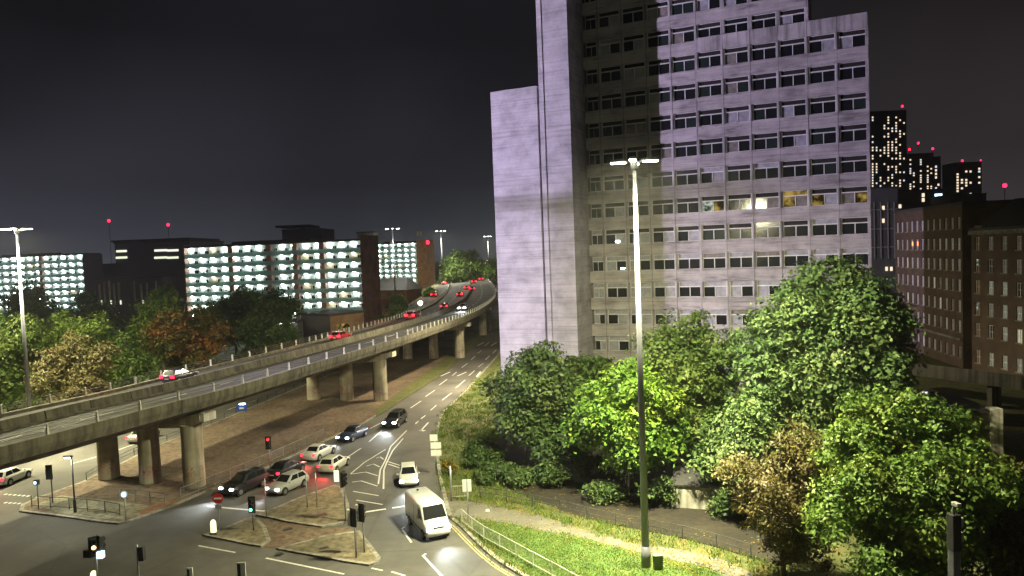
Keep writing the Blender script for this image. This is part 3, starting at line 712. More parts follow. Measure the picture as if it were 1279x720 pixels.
cn = bldg('lit_canopy', 'low shelter with lit strip canopy beside the hall', 335, 372, 404, 152, 4, 'dark_wall'); put(cn, 353, 403, 30, 2.2, 'white_lamp', 'strip_light')
pub = thing('gabled_house', 'small tan-walled house with dark pitched roof between the flats', 'house', (*atd(486, 370, 235).xy, 0), R(-25))
MB().box((0, 5, 5.2), (13, 9, 10.6)).build('wall', 'flat_brick', pub); MB().box((0, .42, 8.7), (12.8, .2, 2.6)).build('render_band', 'tan_brick', pub)
MB().add([(-7, -.3, 10.4), (7, -.3, 10.4), (7, 10, 10.4), (-7, 10, 10.4), (-6, 5, 14.2), (4, 5, 14.2)], [(0, 1, 5, 4), (1, 2, 5), (2, 3, 4, 5), (3, 0, 4), (3, 2, 1, 0)]).build('roof', 'slate', pub)
for x in (-4.5, -1.5, 1.5, 4.5): MB().box((x, .4, 5.2), (1.1, .16, 1.5)).build('window', 'glass_dark', pub)

# ---------------------------------------------------------------- the mill on the right
def mill(name, label, a, b, rows, ncol, ww, wh, ztop, dep, roofz, rng):
    a, b = Vector(a), Vector(b); L = (b - a).length; rz = math.atan2(b.y - a.y, b.x - a.x)
    t = thing(name, label, 'mill', (a.x, a.y, 0), rz); rn = random.Random(rng)
    B = lambda nm, x0, x1, y0, y1, z0, z1, mt: MB().box(((x0 + x1) / 2, (y0 + y1) / 2, (z0 + z1) / 2), (x1 - x0, y1 - y0, z1 - z0)).build(nm, mt, t)
    B('wall', 0, L, .35, dep, -.1, ztop, 'mill_brick'); B('roof', -.3, L + .3, -.1, dep, ztop, ztop + .5, 'roof_dark')
    pitch = L / ncol
    zz = [-.1] + sorted(sum([[z - wh / 2, z + wh / 2] for z in rows], [])) + [ztop]
    for k in range(0, len(zz), 2): B('brick_band', 0, L, 0, .35, zz[k], zz[k + 1], 'mill_brick')
    brk = MB().box((0, .175, 0), (pitch - ww, .35, wh)).mesh('brick_pier', 'mill_brick')
    f = MB()
    for x in (-ww / 2 + .05, 0, ww / 2 - .05): f.box((x, .2, 0), (.08, .08, wh))
    for z in (-wh / 2 + .05, 0, wh / 2 - .05): f.box((0, .205, z), (ww, .07, .07))
    fm = f.mesh('window', 'white_frame'); sm_ = MB().box((0, -.03, 0), (ww + .2, .3, .14)).mesh('sill', 'kerb_stone')
    pms = {k: MB().box((0, 0, 0), (ww, .03, wh)).mesh('pane', k) for k in ('glass_dark', 'mill_dim', 'mill_lit', 'blind', 'mill_red')}
    for r, z in enumerate(rows):
        for j in range(ncol + 1): 
            if 0 < j < ncol: place('brick_pier', brk, t, (j * pitch, .003, z))
        B('brick_pier', 0, (pitch - ww) / 2, .003, .352, z - wh / 2, z + wh / 2, 'mill_brick'); B('brick_pier', L - (pitch - ww) / 2, L, .003, .352, z - wh / 2, z + wh / 2, 'mill_brick')
        for j in range(ncol):
            o = place('window', fm, t, ((j + .5) * pitch, 0, z)); k = rn.random()
            mt = 'mill_lit' if (k < .14 and 2 <= r <= 4) else 'mill_dim' if (k < .55 and 1 <= r <= 5) else 'blind' if k < .75 else 'glass_dark'
            if name == 'brick_mill' and r == 1 and j in (3, 4) and ncol > 8: mt = 'mill_red'
            if mt == 'mill_red':
                place('pane', pms['glass_dark'], o, (0, .27, 0)); MB().box((0, .15, .2), (.5, .1, .7)).build('red_lamp', 'mill_red', o)
            else: place('pane', pms[mt], o, (0, .27, 0))
            place('sill', sm_, o, (0, .05, -wh / 2))
    return t
rows = [23.0, 19.7, 16.4, 13.2, 9.9, 6.7, 2.6]
m1 = mill('brick_mill', 'dark brick mill with close rows of tall windows behind the big tree', (74.7, 140), (70.4, 112.4), rows, 12, 1.05, 1.9, 25.8, 16, 0, 11)
m2 = mill('brick_mill', 'brick mill wing with widely spaced windows at the right edge', (70.2, 109.9), (70.4, 92.5), rows[1:], 6, 1.15, 2.0, 21.6, 16, 0, 12)
o = MB().box((9, -.15, 4.75), (18, .5, .35)).build('cornice', 'kerb_stone', m1); o.scale.x = 27.9 / 18; o.location.x = -.05
o = MB().box((8.7, -.1, 21.4), (17.6, .7, .6)).build('cornice', 'kerb_stone', m2)
MB().add([(0, 0, 21.9), (17.4, 0, 21.9), (17.4, 16, 21.9), (0, 16, 21.9), (1, 6, 26.3), (17.4, 6, 26.3)], [(0, 1, 5, 4), (1, 2, 5), (2, 3, 4, 5), (3, 0, 4)]).build('pitched_roof', 'slate', m2)
MB().box((1.2, 1., 11), (1.6, 1.6, 23), 0).build('stair_tower', 'tan_brick', m2)
for x, z in ((1.2, 17), (1.2, 10.2)): MB().box((x, .1, z), (.25, .12, 1.)).build('stair_lamp', 'lit_room_white', m2)
MB().box((11.9, .8, 25.8), (1.0, 1.2, 6.6)).build('chimney', 'mill_brick', m2)
MB().add([(13, .5, 22), (17.4, .5, 22), (17.4, .5, 24.2), (13, .5, 27.4), (13, 3, 22), (17.4, 3, 22), (17.4, 3, 24.2), (13, 3, 27.4)], [(0, 1, 2, 3), (4, 7, 6, 5), (0, 4, 5, 1), (1, 5, 6, 2), (2, 6, 7, 3), (3, 7, 4, 0)]).build('gable_end', 'mill_brick', m2, fix=True)
B_ = MB().box((14, -.1, 4.1), (4.5, .3, 1.1)).build('lintel', 'kerb_stone', m2)
MB().box((13.6, -.06, 2.0), (2.0, .2, 2.8)).build('doorway', 'mill_lit', m2)
md = bldg('modern_block', 'dark framed block squeezed between tower and mill', 1084, 1121, 236, 150, 12, 'dark_wall')
for z in (262, 286, 309): put(md, 1103, z, 36, 1.4, 'sign_back', 'transom')
for x in (1092, 1100, 1109, 1117): put(md, x, 288, 1.1, 70, 'sign_back', 'mullion')
for x, y in ((1103, 276), (1107, 336), (1113, 336), (1103, 260)): put(md, x, y, 2.6, 5, 'sky_window')
# ---------------------------------------------------------------- skyline
def sky_tower(label, x0, x1, ytop, Y, cols, rws, y_lo, pr, seed, wpx, hpx, name='skyscraper'):
    t = bldg(name, label, x0, x1, ytop, Y, 30, 'dark_wall', cat='skyscraper'); rn = random.Random(seed); k = Y / FPX
    ms = {c: MB().box((0, 0, 0), (wpx * k, .3, hpx * k)).mesh('window', c) for c in ('sky_window', 'sky_window_cool', 'glass_dark')}
    for i in range(cols):
        f = rn.random() * .9 + .35
        for j in range(rws):
            if rn.random() < pr * f:
                x = x0 + 3 + (x1 - x0 - 6) * i / (cols - 1); y = ytop + 8 + (y_lo - ytop - 8) * j / (rws - 1)
                p = atd(x, y, Y); place('window', ms['sky_window' if rn.random() < .86 else 'sky_window_cool'], t, (p.x - t.location.x, -.2, p.z))
    return t
def beacon(label, x, y, Y, r=1.6, pole=6, group=None):
    p = atd(x, y, Y); t = thing('aviation_light', label, 'warning light', (p.x, p.y, p.z - pole), 0, group)
    mm = MB(); mm.loft([[(rr * math.cos(a * math.pi / 4), rr * math.sin(a * math.pi / 4), zz) for a in range(8)] for zz, rr in ((pole - r, r * .5), (pole - r * .5, r * .95), (pole + r * .5, r * .95), (pole + r, r * .4))])
    mm.build('lamp', 'aviation_red', t); MB().tube([(0, 0, -2), (0, 0, pole - r)], r * .15, 6).build('pole', 'black_metal', t); return t
sky_tower('tallest dark skyscraper with columns of lit windows beside the office tower', 1082, 1132, 139, 900, 10, 27, 236, .5, 21, 1.7, 1.9)
sky_tower('middle skyscraper with scattered lit windows and red lights at both corners', 1134, 1166, 192, 950, 7, 14, 236, .5, 22, 1.8, 1.7)
sky_tower('slim lower tower joined to the middle skyscraper', 1166, 1175, 196, 960, 2, 9, 240, .6, 24, 2.2, 2.6)
sky_tower('short far skyscraper standing apart with a few lit windows', 1193, 1226, 203, 1000, 6, 11, 246, .42, 23, 2.4, 2.2)
for lab, x, y, Y in (('red warning light on top of the tallest skyscraper', 1127, 133, 899), ('red warning light on left corner of middle skyscraper', 1136, 187, 949), ('red warning light on mast above middle skyscraper', 1147, 179, 949), ('red warning light on right corner of middle skyscraper', 1165, 186, 949), ('red warning light on left corner of far skyscraper', 1202, 201, 999), ('small red warning light on right corner of far skyscraper', 1225, 200.5, 999)):
    beacon(lab, x, y, Y, 1.4 if 'small' not in lab else .9)
low = bldg('low_rise_block', 'dark long roof below the skyscrapers', 1086, 1190, 238, 420, 20, 'dark_wall')
for x, y in ((1112, 243), (1112, 250), (1153, 244), (1153, 250), (1104, 259), (1124, 258)): put(low, x, y, 3.2, 4.6, 'sky_window')
put(low, 1172, 244, 9, 3.2, 'sign_lit', 'lit_sign')
for x, y in ((1166, 250.5), (1176, 250), (1180, 249.5), (1115, 241)): put(low, x, y, 3.4, 2.4, 'neon_red', 'neon_sign')
bldg('low_rise_block', 'dark box building beside the far skyscraper', 1188, 1232, 243, 400, 20, 'dark_wall')
for lab, x, y, Y in (('red crane light high above the dark institute', 136, 276, 420), ('red crane light right of the other one', 210, 281, 430), ('red light on thin mast near the mill chimney', 1255, 232, 300)):
    c = atd(x, y, Y); b = beacon(lab, x, y, Y, .8, c.z - 2); 
rl = atd(534, 303, 380); beacon('red light beside the orange end wall', 534, 303, 380, .9, 8)
# yard by the mill
yd = thing('yard_building', 'low concrete yard building with pale pilaster right of the bushy tree', 'building', (*atd(1236, 540, 58).xy, 0), R(-8))
MB().box((-6, 3, 3.2), (12, 6, 6.6)).build('wall', 'deck_concrete', yd); MB().box((.45, .2, 3.4), (.9, .9, 7)).build('pilaster', 'white_wall', yd); MB().box((-6, 3.2, 6.65), (12.5, 6.5, .3)).build('roof', 'roof_dark', yd)
sb = thing('skip_canopy', 'yellow sloping canopy at the right edge', 'canopy', (*at(1268, 566, 0).xy, 0), R(-30))
MB().box((0, 0, 2.3), (3.4, 1.6, .16)).build('panel', 'yellow_line', sb)
for x in (-1.5, 1.5): MB().box((x, 0, 1.1), (.1, .1, 2.3)).build('leg', 'black_metal', sb)
vd = thing('footbridge', 'dark sloping footbridge below the mill with pale end', 'bridge', (*atd(1180, 490, 92).xy, 0), R(-62))
MB().box((6, 0, 3.2), (30, 3.2, .5)).build('deck', 'deck_dark', vd); MB().box((6, -1.5, 4.), (30, .12, 1.2)).build('parapet', 'deck_dark', vd)
MB().box((-7, -1.7, 3.6), (3, .2, 1.6)).build('pale_panel', 'white_wall', vd)
for x in (-6, 6, 18): MB().box((x, 0, 1.5), (.6, 2, 3)).build('support', 'deck_dark', vd)

# ================================================================ STREET FURNITURE
def mast(label, loc, h, spread=.98, heads=4, rot=.5, thick=.26, lens='mast_lamp', violet=()):
    t = thing('lamp_mast', label, 'street lamp', loc, 0)
    MB().tube([(0, 0, 0), (0, 0, h * .5), (0, 0, h)], [thick, thick * .72, thick * .42], 14).build('pole', 'mast_paint', t, True)
    MB().tube([(0, 0, 0), (0, 0, 1.4)], thick * 1.18, 14).build('base_sleeve', 'mast_paint', t, True)
    MB().tube([(0, 0, h - .5), (0, 0, h + .15)], thick * .9, 12).build('collar', 'mast_paint', t, True)
    for k in range(heads):
        a = rot + k * 2 * math.pi / heads; d = Vector((math.cos(a), math.sin(a), 0))
        MB().beam((d.x * .1, d.y * .1, h - .1), (d.x * spread * .6, d.y * spread * .6, h + .08), .09, .09).build('arm', 'mast_paint', t)
        c = d * spread
        hd = MB().box((0, 0, 0), (1.1, .42, .18), tp=.8).build('lamp_head', 'mast_paint', t, bevel=.03); hd.location = (c.x, c.y, h + .1); hd.rotation_euler = (0, 0, a)
        MB().box((.04, 0, -.125), (.92, .36, .07)).build('lens', 'mast_lamp_violet' if k in violet else lens, hd)
    t['h'] = h; t['spread'] = spread; t['rot'] = rot; return t
def mast_lights(t, power, color, angle, blend, only=None):
    for k in range(4):
        a = t['rot'] + k * math.pi / 2; x, y = math.cos(a) * t['spread'], math.sin(a) * t['spread']
        lamp('mast_light', 'SPOT', (x, y, t['h'] - .12), power / 4, color, t, (x + math.cos(a) * .68 * 10, y + math.sin(a) * .68 * 10, t['h'] - .12 - 10), 134, .8, .25)
pm_ = at(807, 708, .12); HM = 26.4
mm_ = mast('tall grey lamp mast with glowing heads on the lawn before the tower', pm_, HM, rot=-.25)
mast_lights(mm_, 250000, (1, .94, .56), 168, .25)
pL = Vector((-54.5, 80, .12)); HL = 25.6
ml = mast('tall lamp mast at the left edge behind the flyover', pL, HL, rot=.3)
mast_lights(ml, 135000, (1, .93, .56), 162, .5)
pV = Vector((-77, 77.8, .12)); mv = mast('lamp mast with a failing violet lamp left of the picture', pV, 25.6, violet=(0, 1, 2, 3))
lamp('violet_light', 'SPOT', (1.5, .2, 25.2), 385000, (.79, .67, 1), mv, (88, 8, 29), 66, .9, .4)
for lab, x, yt, Y, zb in (('far lamp mast in front of the far flats', 490, 286, 232, 2.), ('far lamp mast beside the trees left of the road', 550.5, 289, 320, 8.), ('farthest thin lamp mast near the tower edge', 609, 295.5, 430, 8.)):
    p = atd(x, yt, Y); t = mast(lab, (p.x, p.y, zb), p.z - zb, 1.7, 4, .2, .3, 'white_lamp')
    mast_lights(t, 50000 if x < 500 else 200000, (1, .96, .75), 160, .5)
# two unseen masts added to brighten the left trees and the lower road
t = mast('unseen lamp mast added beyond the left edge to light the trees', Vector((-82, 90, .12)), 25.6)
mast_lights(t, 240000, (1, .90, .55), 160, .5)
t = mast('unseen lamp mast added behind the tower slab to light the lower road', Vector((3.2, 112, .12)), 25.6)
mast_lights(t, 280000, (1, .86, .55), 160, .5)

def post(name, label, base, h, r=.05, mat='galv', cat='sign', rz=0.):
    t = thing(name, label, cat, base, rz); MB().tube([(0, 0, 0), (0, 0, h)], r, 8).build('pole', mat, t, True); return t
# small street lamp on the left island
b = at(94, 640, .12); t = post('street_lamp', 'small black street lamp on the railed island', b, 4.9, .06, 'black_metal', 'street lamp')
MB().tube([(0, 0, 0), (0, 0, 1.1)], .12, 10).build('base_sleeve', 'black_metal', t); MB().box((-.3, 0, 4.88), (.75, .22, .12)).build('lamp_head', 'galv', t); MB().box((-.38, 0, 4.8), (.45, .18, .05)).build('lens', 'white_lamp', t)
lamp('street_light', 'SPOT', (-.38, 0, 4.7), 700, (.95, 1, .85), t, (-.4, 0, 0), 150, .5, .1)
LENS = [('signal_red', .34), ('signal_amber', 0), ('signal_green', -.34)]
def signal_head(t, z, ang, on, x=0, y=0, board=True):
    h = thing('signal_head', None, None); h.parent = t; h.location = (x, y, z); h.rotation_euler = (0, 0, ang)
    del_ = MB().box((0, 0, 0), (.34, .26, 1.08)).build('signal_head', 'black_metal', t, bevel=.02); del_.location = (x, y, z); del_.rotation_euler = (0, 0, ang)
    bpy.data.objects.remove(h)
    if board: MB().box((0, .06, 0), (.56, .03, 1.32)).build('backboard', 'black_metal', del_)
    for nm, dz in LENS:
        o = MB().tube([(0, -.12, dz), (0, -.17, dz)], .12, 12).build('lens', nm if nm == 'signal_' + (on or '') else 'black_metal', del_)
        MB().tube([(0, -.13, dz + .02), (0, -.30, dz + .05)], .135, 10, False).build('visor', 'black_metal', del_)
    return del_
def signal(label, base, h, ang, on, n=1, pole='galv'):
    t = post('traffic_signal', label, base, h, .06, pole, 'traffic signal')
    signal_head(t, h - .55, ang, on, .0, -.20)
    if n > 1: signal_head(t, h - .55, ang + R(100), None, .26, .05)
    return t
D_CAM = 0.   # a head turned to 0 faces the camera side
s1 = signal('traffic signal showing amber beside a lit pedestrian box, near bottom left', Vector((*at(119, 682, 3.55).xy, 0)), 4.1, R(35), 'amber', 2)
MB().box((.42, -.2, 3.05), (.36, .3, .4)).build('signal_box', 'sign_lit', s1); MB().box((-.55, .05, 3.05), (.4, .3, .45)).build('signal_box', 'black_metal', s1)
t = post('signal_pole', 'slim pole with a black box at the bottom left', Vector((*at(171, 684, 3.3).xy, 0)), 3.5, .06, 'galv', 'pole'); MB().box((.28, 0, 2.9), (.3, .3, .9)).build('signal_box', 'black_metal', t)
signal('traffic signal showing green on the kerbed island', at(317, 662, .12), 2.6, R(0), 'green')
t = signal('thin signal pole with red lamp by the guard rail under the flyover', at(338, 592, .12), 3.7, R(10), 'red'); 
t = signal('traffic signal with pale yellow board on the triangular island', at(432, 651, .12), 4.0, R(60), None); MB().box((-.55, -.1, 3.7), (.38, .06, .9)).build('sign_board', 'bollard_lit', t)
for lab, x, y in (('left of the two paired signals on the splitter island', 445, 697), ('right of the two paired signals on the splitter island', 455, 690)):
    t = signal(lab, at(x, y, .12), 3.5, R(150), None); MB().box((-.34, -.12, 2.95), (.22, .3, 1.1)).build('signal_flank', 'pale_metal', t)
signal('traffic signal seen from behind beyond the railed island', at(66, 628, .12), 3.4, R(190), None, pole='dark_rail')
t = post('pedestrian_signal', 'short crossing post with lit head at the island corner', at(48.5, 636, .12), 2.5, .05, 'dark_rail', 'signal'); MB().box((0, -.05, 2.4), (.38, .3, .42)).build('signal_head', 'black_metal', t); MB().box((-.03, -.22, 2.4), (.2, .04, .22)).build('lens', 'sign_lit', t)
for x, y, lab in ((333, 646, 'bare pole at the tip of the triangular island'), (384, 634, 'left bare pole on the triangular island'), (396, 633, 'right bare pole on the triangular island')):
    post('pole', lab, at(x, y, .12), 3.2 if x < 340 else 2.9, .045, 'galv', 'pole')
def disc(t, z, r, mat, y=-.07, name='sign_plate'):
    mm = MB(); mm.tube([(0, y, z), (0, y - .03, z)], r, 20); return mm.build(name, mat, t)
t = post('keep_left_sign', 'small round lit sign on the railed island', at(157.5, 651, .12), 2.3, .04, 'galv'); disc(t, 2.25, .30, 'sign_white'); disc(t, 2.25, .2, 'sign_lit', -.105, 'symbol')
t = post('no_entry_sign', 'round red no-entry sign on the kerbed island', at(275, 663, .12), 2.7, .045, 'galv'); disc(t, 2.6, .42, 'sign_red'); MB().box((0, -.115, 2.6), (.6, .02, .14)).build('white_bar', 'sign_white', t); MB().box((0, -.07, 1.95), (.5, .05, .3)).build('plate', 'sign_back', t)
def bollard(label, base):
    t = thing('lit_bollard', label, 'bollard', base); mm = MB()
    mm.loft([[(rx * math.cos(a * math.pi / 8), .14 * sc_ * math.sin(a * math.pi / 8), z) for a in range(16)] for z, rx, sc_ in ((.12, .23, 1), (.85, .23, 1), (1.0, .19, .9), (1.1, .1, .6))]); mm.build('shell', 'bollard_lit', t, True)
    MB().box((0, 0, .06), (.5, .32, .14)).build('base', 'black_metal', t); return t
bollard('lit yellow traffic bollard on the kerbed island', at(267, 667, .12)); bollard('lit traffic bollard below the amber signal', Vector((*at(117, 717, .9).xy, 0)))
t = post('sign_post', 'post with three stacked white signs at the verge kerb', at(545, 594, .12), 3.9, .06)
for dx, z, w, h in ((-.1, 3.65, .72, .62), (.08, 2.9, 1.0, .6), (.08, 2.2, 1.0, .6)): MB().box((dx, -.08, z), (w, .03, h)).build('sign_plate', 'sign_white', t)
post('pole', 'grey pole beside the railing at the path corner', at(564, 626, .12), 3.0, .075, 'galv', 'pole')
t = post('sign_post', 'post with a pair of white narrow signs by the footpath', at(585, 651, .12), 3.3, .05)
for dx in (-.2, .2): MB().box((dx, -.06, 2.85), (.3, .05, .95)).build('sign_plate', 'sign_white', t)
t = post('direction_sign', 'blue direction sign with lit top below the flyover', at(306, 526, .12), 1.4, .05); MB().box((-.3, -.07, 1.75), (1.35, .05, .75)).build('sign_plate', 'sign_blue', t); MB().box((-.3, -.11, 1.72), (.6, .02, .22)).build('legend', 'sign_white', t); MB().box((-.2, -.1, 2.3), (.7, .2, .1)).build('lamp', 'white_lamp', t)
for x, y, lab, w in ((302, 712, 'black and white board on a pole at the bottom edge', .5), (238, 719, 'small board on a pole at the bottom edge', .35)):
    t = post('board_sign', lab, Vector((*at(x, y, 3.2).xy, 0)), 3.6, .05); MB().box((0, -.07, 3.2), (w, .06, .95)).build('sign_plate', 'sign_white', t); MB().box((-w * .25, -.105, 3.2), (w * .35, .01, .8)).build('black_stripe', 'black_metal', t)
t = post('lit_sign', 'round white lit sign on the bank beside the slip road', atd(526, 402, 150), 4.2, .07); disc(t, 3.9, .45, 'white_lamp', -.1)
c = at(822, 711, .13); t = thing('street_cabinet', 'small green street cabinet beside the lamp mast foot', 'cabinet', c, .1)
MB().box((0, 0, .45), (.55, .4, .9)).build('body', 'cabinet', t, bevel=.02); MB().box((0, 0, .93), (.62, .47, .07)).build('lid', 'cabinet', t, bevel=.015); MB().box((.12, -.21, .5), (.05, .03, .14)).build('handle', 'black_metal', t)
c = atd(1192, 720, 26); t = thing('camera_post', 'wrapped square post with small camera on top, lower right', 'post', (c.x, c.y, 0), .2)
zt = atd(1191, 640, 26).z
MB().box((0, 0, (zt - 1.4) / 2), (.30, .30, zt - 1.4)).build('column', 'mast_paint', t, bevel=.03); MB().box((0, 0, zt - .75), (.34, .34, 1.35)).build('wrap', 'black_metal', t, bevel=.03)
MB().tube([(0, 0, zt - .1), (0, 0, zt + .3)], .06, 10).build('camera_stalk', 'galv', t); MB().box((.02, -.1, zt + .32), (.18, .3, .14)).build('camera', 'pale_metal', t, bevel=.02)
for z in (zt - .9, zt - .35): MB().box((.2, -.05, z), (.08, .3, .34)).build('bracket', 'pale_metal', t)
c = at(609, 639, .13); tag(MB().box((0, 0, .09), (.35, .25, .16), 0, .7).build('litter_bag', 'sign_white', bevel=.04), 'small white litter bag on the grass by the path', 'litter').location = c

def fence(label, pts, h, mat, post_d=2.0, bars=0., z=.12, cat='fence', name='guard_rail', px_=True, mid=True):
    P = [at(x, y, z) for x, y in pts] if px_ else [Vector((*p, z)) for p in pts]
    t = thing(name, label, cat, P[0]); o = P[0]
    Q = resample([tuple(p) for p in P], post_d); Q = [Vector(q) - o for q in Q]
    pme = MB().box((0, 0, h / 2), (.06, .06, h)).mesh('post', mat)
    for i, q in enumerate(Q):
        d = Q[min(i + 1, len(Q) - 1)] - Q[max(i - 1, 0)]
        place('post', pme, t, q, math.atan2(d.y, d.x))
    for zz in ([h - .03, .18] if mid else [h - .03, h * .5]):
        mm = MB()
        for a, b in zip(Q[:-1], Q[1:]): mm.beam(a + Vector((0, 0, zz)), b + Vector((0, 0, zz)), .045, .045)
        mm.build('rail', mat, t)
    if bars:
        mm = MB()
        for a, b in zip(Q[:-1], Q[1:]):
            n = int((b - a).length / bars)
            for k in range(1, n): c = a.lerp(b, k / n); mm.box((c.x, c.y, h / 2 + .07), (.014, .014, h - .22))
        o_ = mm.build('bars', mat, t); o_['kind'] = 'stuff'
    return t
fence('pale guard rail along the kerb beside the lawn', [(577, 653), (600, 672), (630, 688), (665, 708), (705, 730), (760, 762)], 1.05, 'pale_metal', 2.0, .13)
fence('thin dark fence along the footpath under the trees', [(600, 622), (640, 628), (707, 642), (758, 655.6), (800, 663), (843, 671), (904, 687), (960, 705)], 1.0, 'dark_rail', 2.6, .16, mid=False)
fence('short pale railing at the path corner by the verge', [(563, 623), (580, 622.5), (602, 621)], 1.1, 'pale_metal', 1.5, .14)
fence('dark railing round the left island', [(40, 634), (60, 635), (95, 637), (130, 640.5), (166, 648)], 1.05, 'dark_rail', 2.0, .14)
fence('pale railing loop beside the island crossing', [(150, 624), (170, 626), (207, 631)], 1.05, 'galv', 1.8, .0, mid=False)
fence('long guard rail between the queue of cars and the piers', [(226, 624), (275, 604), (330, 581), (370, 563), (408, 545)], 1.05, 'galv', 2.0, .15)
fence('dark barrier along the left carriageway behind the piers', [(108, 600), (131, 586), (183, 561), (228, 543), (280, 522), (370, 484), (414, 466), (465, 447)], .75, 'dark_rail', 3.0, 0, mid=False)

# ================================================================ VEHICLES
def quad_in(q, u0, u1, v0, v1, off):
    a, b, c, d = [Vector(x) for x in q]     # a b bottom, d c top
    f = lambda u, v: (a.lerp(b, u)).lerp(d.lerp(c, u), v)
    n = (b - a).cross(d - a).normalized() * off
    P = [f(u0, v0) + n, f(u1, v0) + n, f(u1, v1) + n, f(u0, v1) + n]
    return MB().add(P + [p - n * 1.5 for p in P], [(0, 1, 2, 3), (7, 6, 5, 4), (0, 4, 5, 1), (1, 5, 6, 2), (2, 6, 7, 3), (3, 7, 4, 0)])
TYPES = {  # length, half width, roof, stations (y/L, ztop, zlow, hw), greenhouse base y0 y1, roof y0 y1
    'hatch': (4.1, .89, 1.48, [(-.5, .80, .38, .74), (-.485, .98, .28, .82), (-.40, 1.0, .2, .88), (0, .98, .18, .89), (.20, .97, .18, .89), (.34, .88, .2, .88), (.45, .76, .26, .83), (.5, .58, .38, .70)], (-.48, .21), (-.36, .02)),
    'saloon': (4.55, .90, 1.43, [(-.5, .82, .38, .74), (-.485, .95, .28, .82), (-.38, 1.0, .2, .88), (0, .97, .18, .90), (.18, .96, .18, .90), (.32, .87, .2, .88), (.45, .74, .26, .83), (.5, .56, .38, .70)], (-.36, .19), (-.20, .02)),
    'suv': (4.5, .93, 1.68, [(-.5, .9, .42, .78), (-.485, 1.1, .3, .86), (-.4, 1.12, .24, .92), (0, 1.1, .22, .93), (.22, 1.08, .22, .93), (.36, 1.0, .24, .91), (.46, .88, .3, .87), (.5, .66, .42, .76)], (-.48, .22), (-.42, .05))}
CN = 0
def car(label, p, q, typ, col, head=False, tail=False, beam=0., flare=1., group=None, name='car', detail=True):
    """p: rear point on the ground, q: a point ahead"""
    p, q = Vector(p), Vector(q); d = (q - p); rz = math.atan2(d.y, d.x) - math.pi / 2
    L, hw, zr, S, gb, gr = TYPES[typ]
    slope = math.atan2(d.z, d.xy.length)
    t = thing(name, label, 'car', (p.x, p.y, p.z), 0); t.rotation_euler = (slope, 0, rz); pt = PAINT[col]
    mm = MB(); rings = []
    for y, zt, zl, w in S:
        Y = y * L; zm = (zt + zl) / 2
        half = [(.0, zl), (w * .82, zl), (w * .95, zl + .10), (w, zm - .02), (w * .985, zm + .12), (w * .955, zt - .07), (w * .86, zt), (.0, zt + .02)]
        rings.append([(x, Y, z) for x, z in half] + [(-x, Y, z) for x, z in half[-2:0:-1]])
    mm.loft(rings); body = mm.build('body', pt, t, True, fix=True)
    zb = .93 if typ != 'suv' else 1.05
    B0 = [(-hw * .90, gb[0] * L, zb), (hw * .90, gb[0] * L, zb), (hw * .90, gb[1] * L, zb), (-hw * .90, gb[1] * L, zb)]
    T0 = [(-hw * .68, gr[0] * L, zr), (hw * .68, gr[0] * L, zr), (hw * .68, gr[1] * L, zr - .01), (-hw * .68, gr[1] * L, zr - .01)]
    MB().add(B0 + T0, [(0, 1, 5, 4), (1, 2, 6, 5), (2, 3, 7, 6), (3, 0, 4, 7), (4, 5, 6, 7), (0, 3, 2, 1)]).build('cabin', pt, t, True, bevel=.05)
    for nm, qd, uv in (('rear_window', (B0[0], B0[1], T0[1], T0[0]), (.10, .90, .22, .88)), ('windscreen', (B0[2], B0[3], T0[3], T0[2]), (.08, .92, .12, .92)),
                       ('side_window', (B0[1], B0[2], T0[2], T0[1]), (.10, .47, .18, .88)), ('side_window', (B0[1], B0[2], T0[2], T0[1]), (.51, .88, .18, .88)),
                       ('side_window', (B0[3], B0[0], T0[0], T0[3]), (.12, .49, .18, .88)), ('side_window', (B0[3], B0[0], T0[0], T0[3]), (.53, .90, .18, .88))):
        quad_in(qd, *uv, .012).build(nm, 'glass_dark', t)
    finish(t, L, hw, S, head, tail, beam, flare, .33 if typ != 'suv' else .36, pt)
    return t
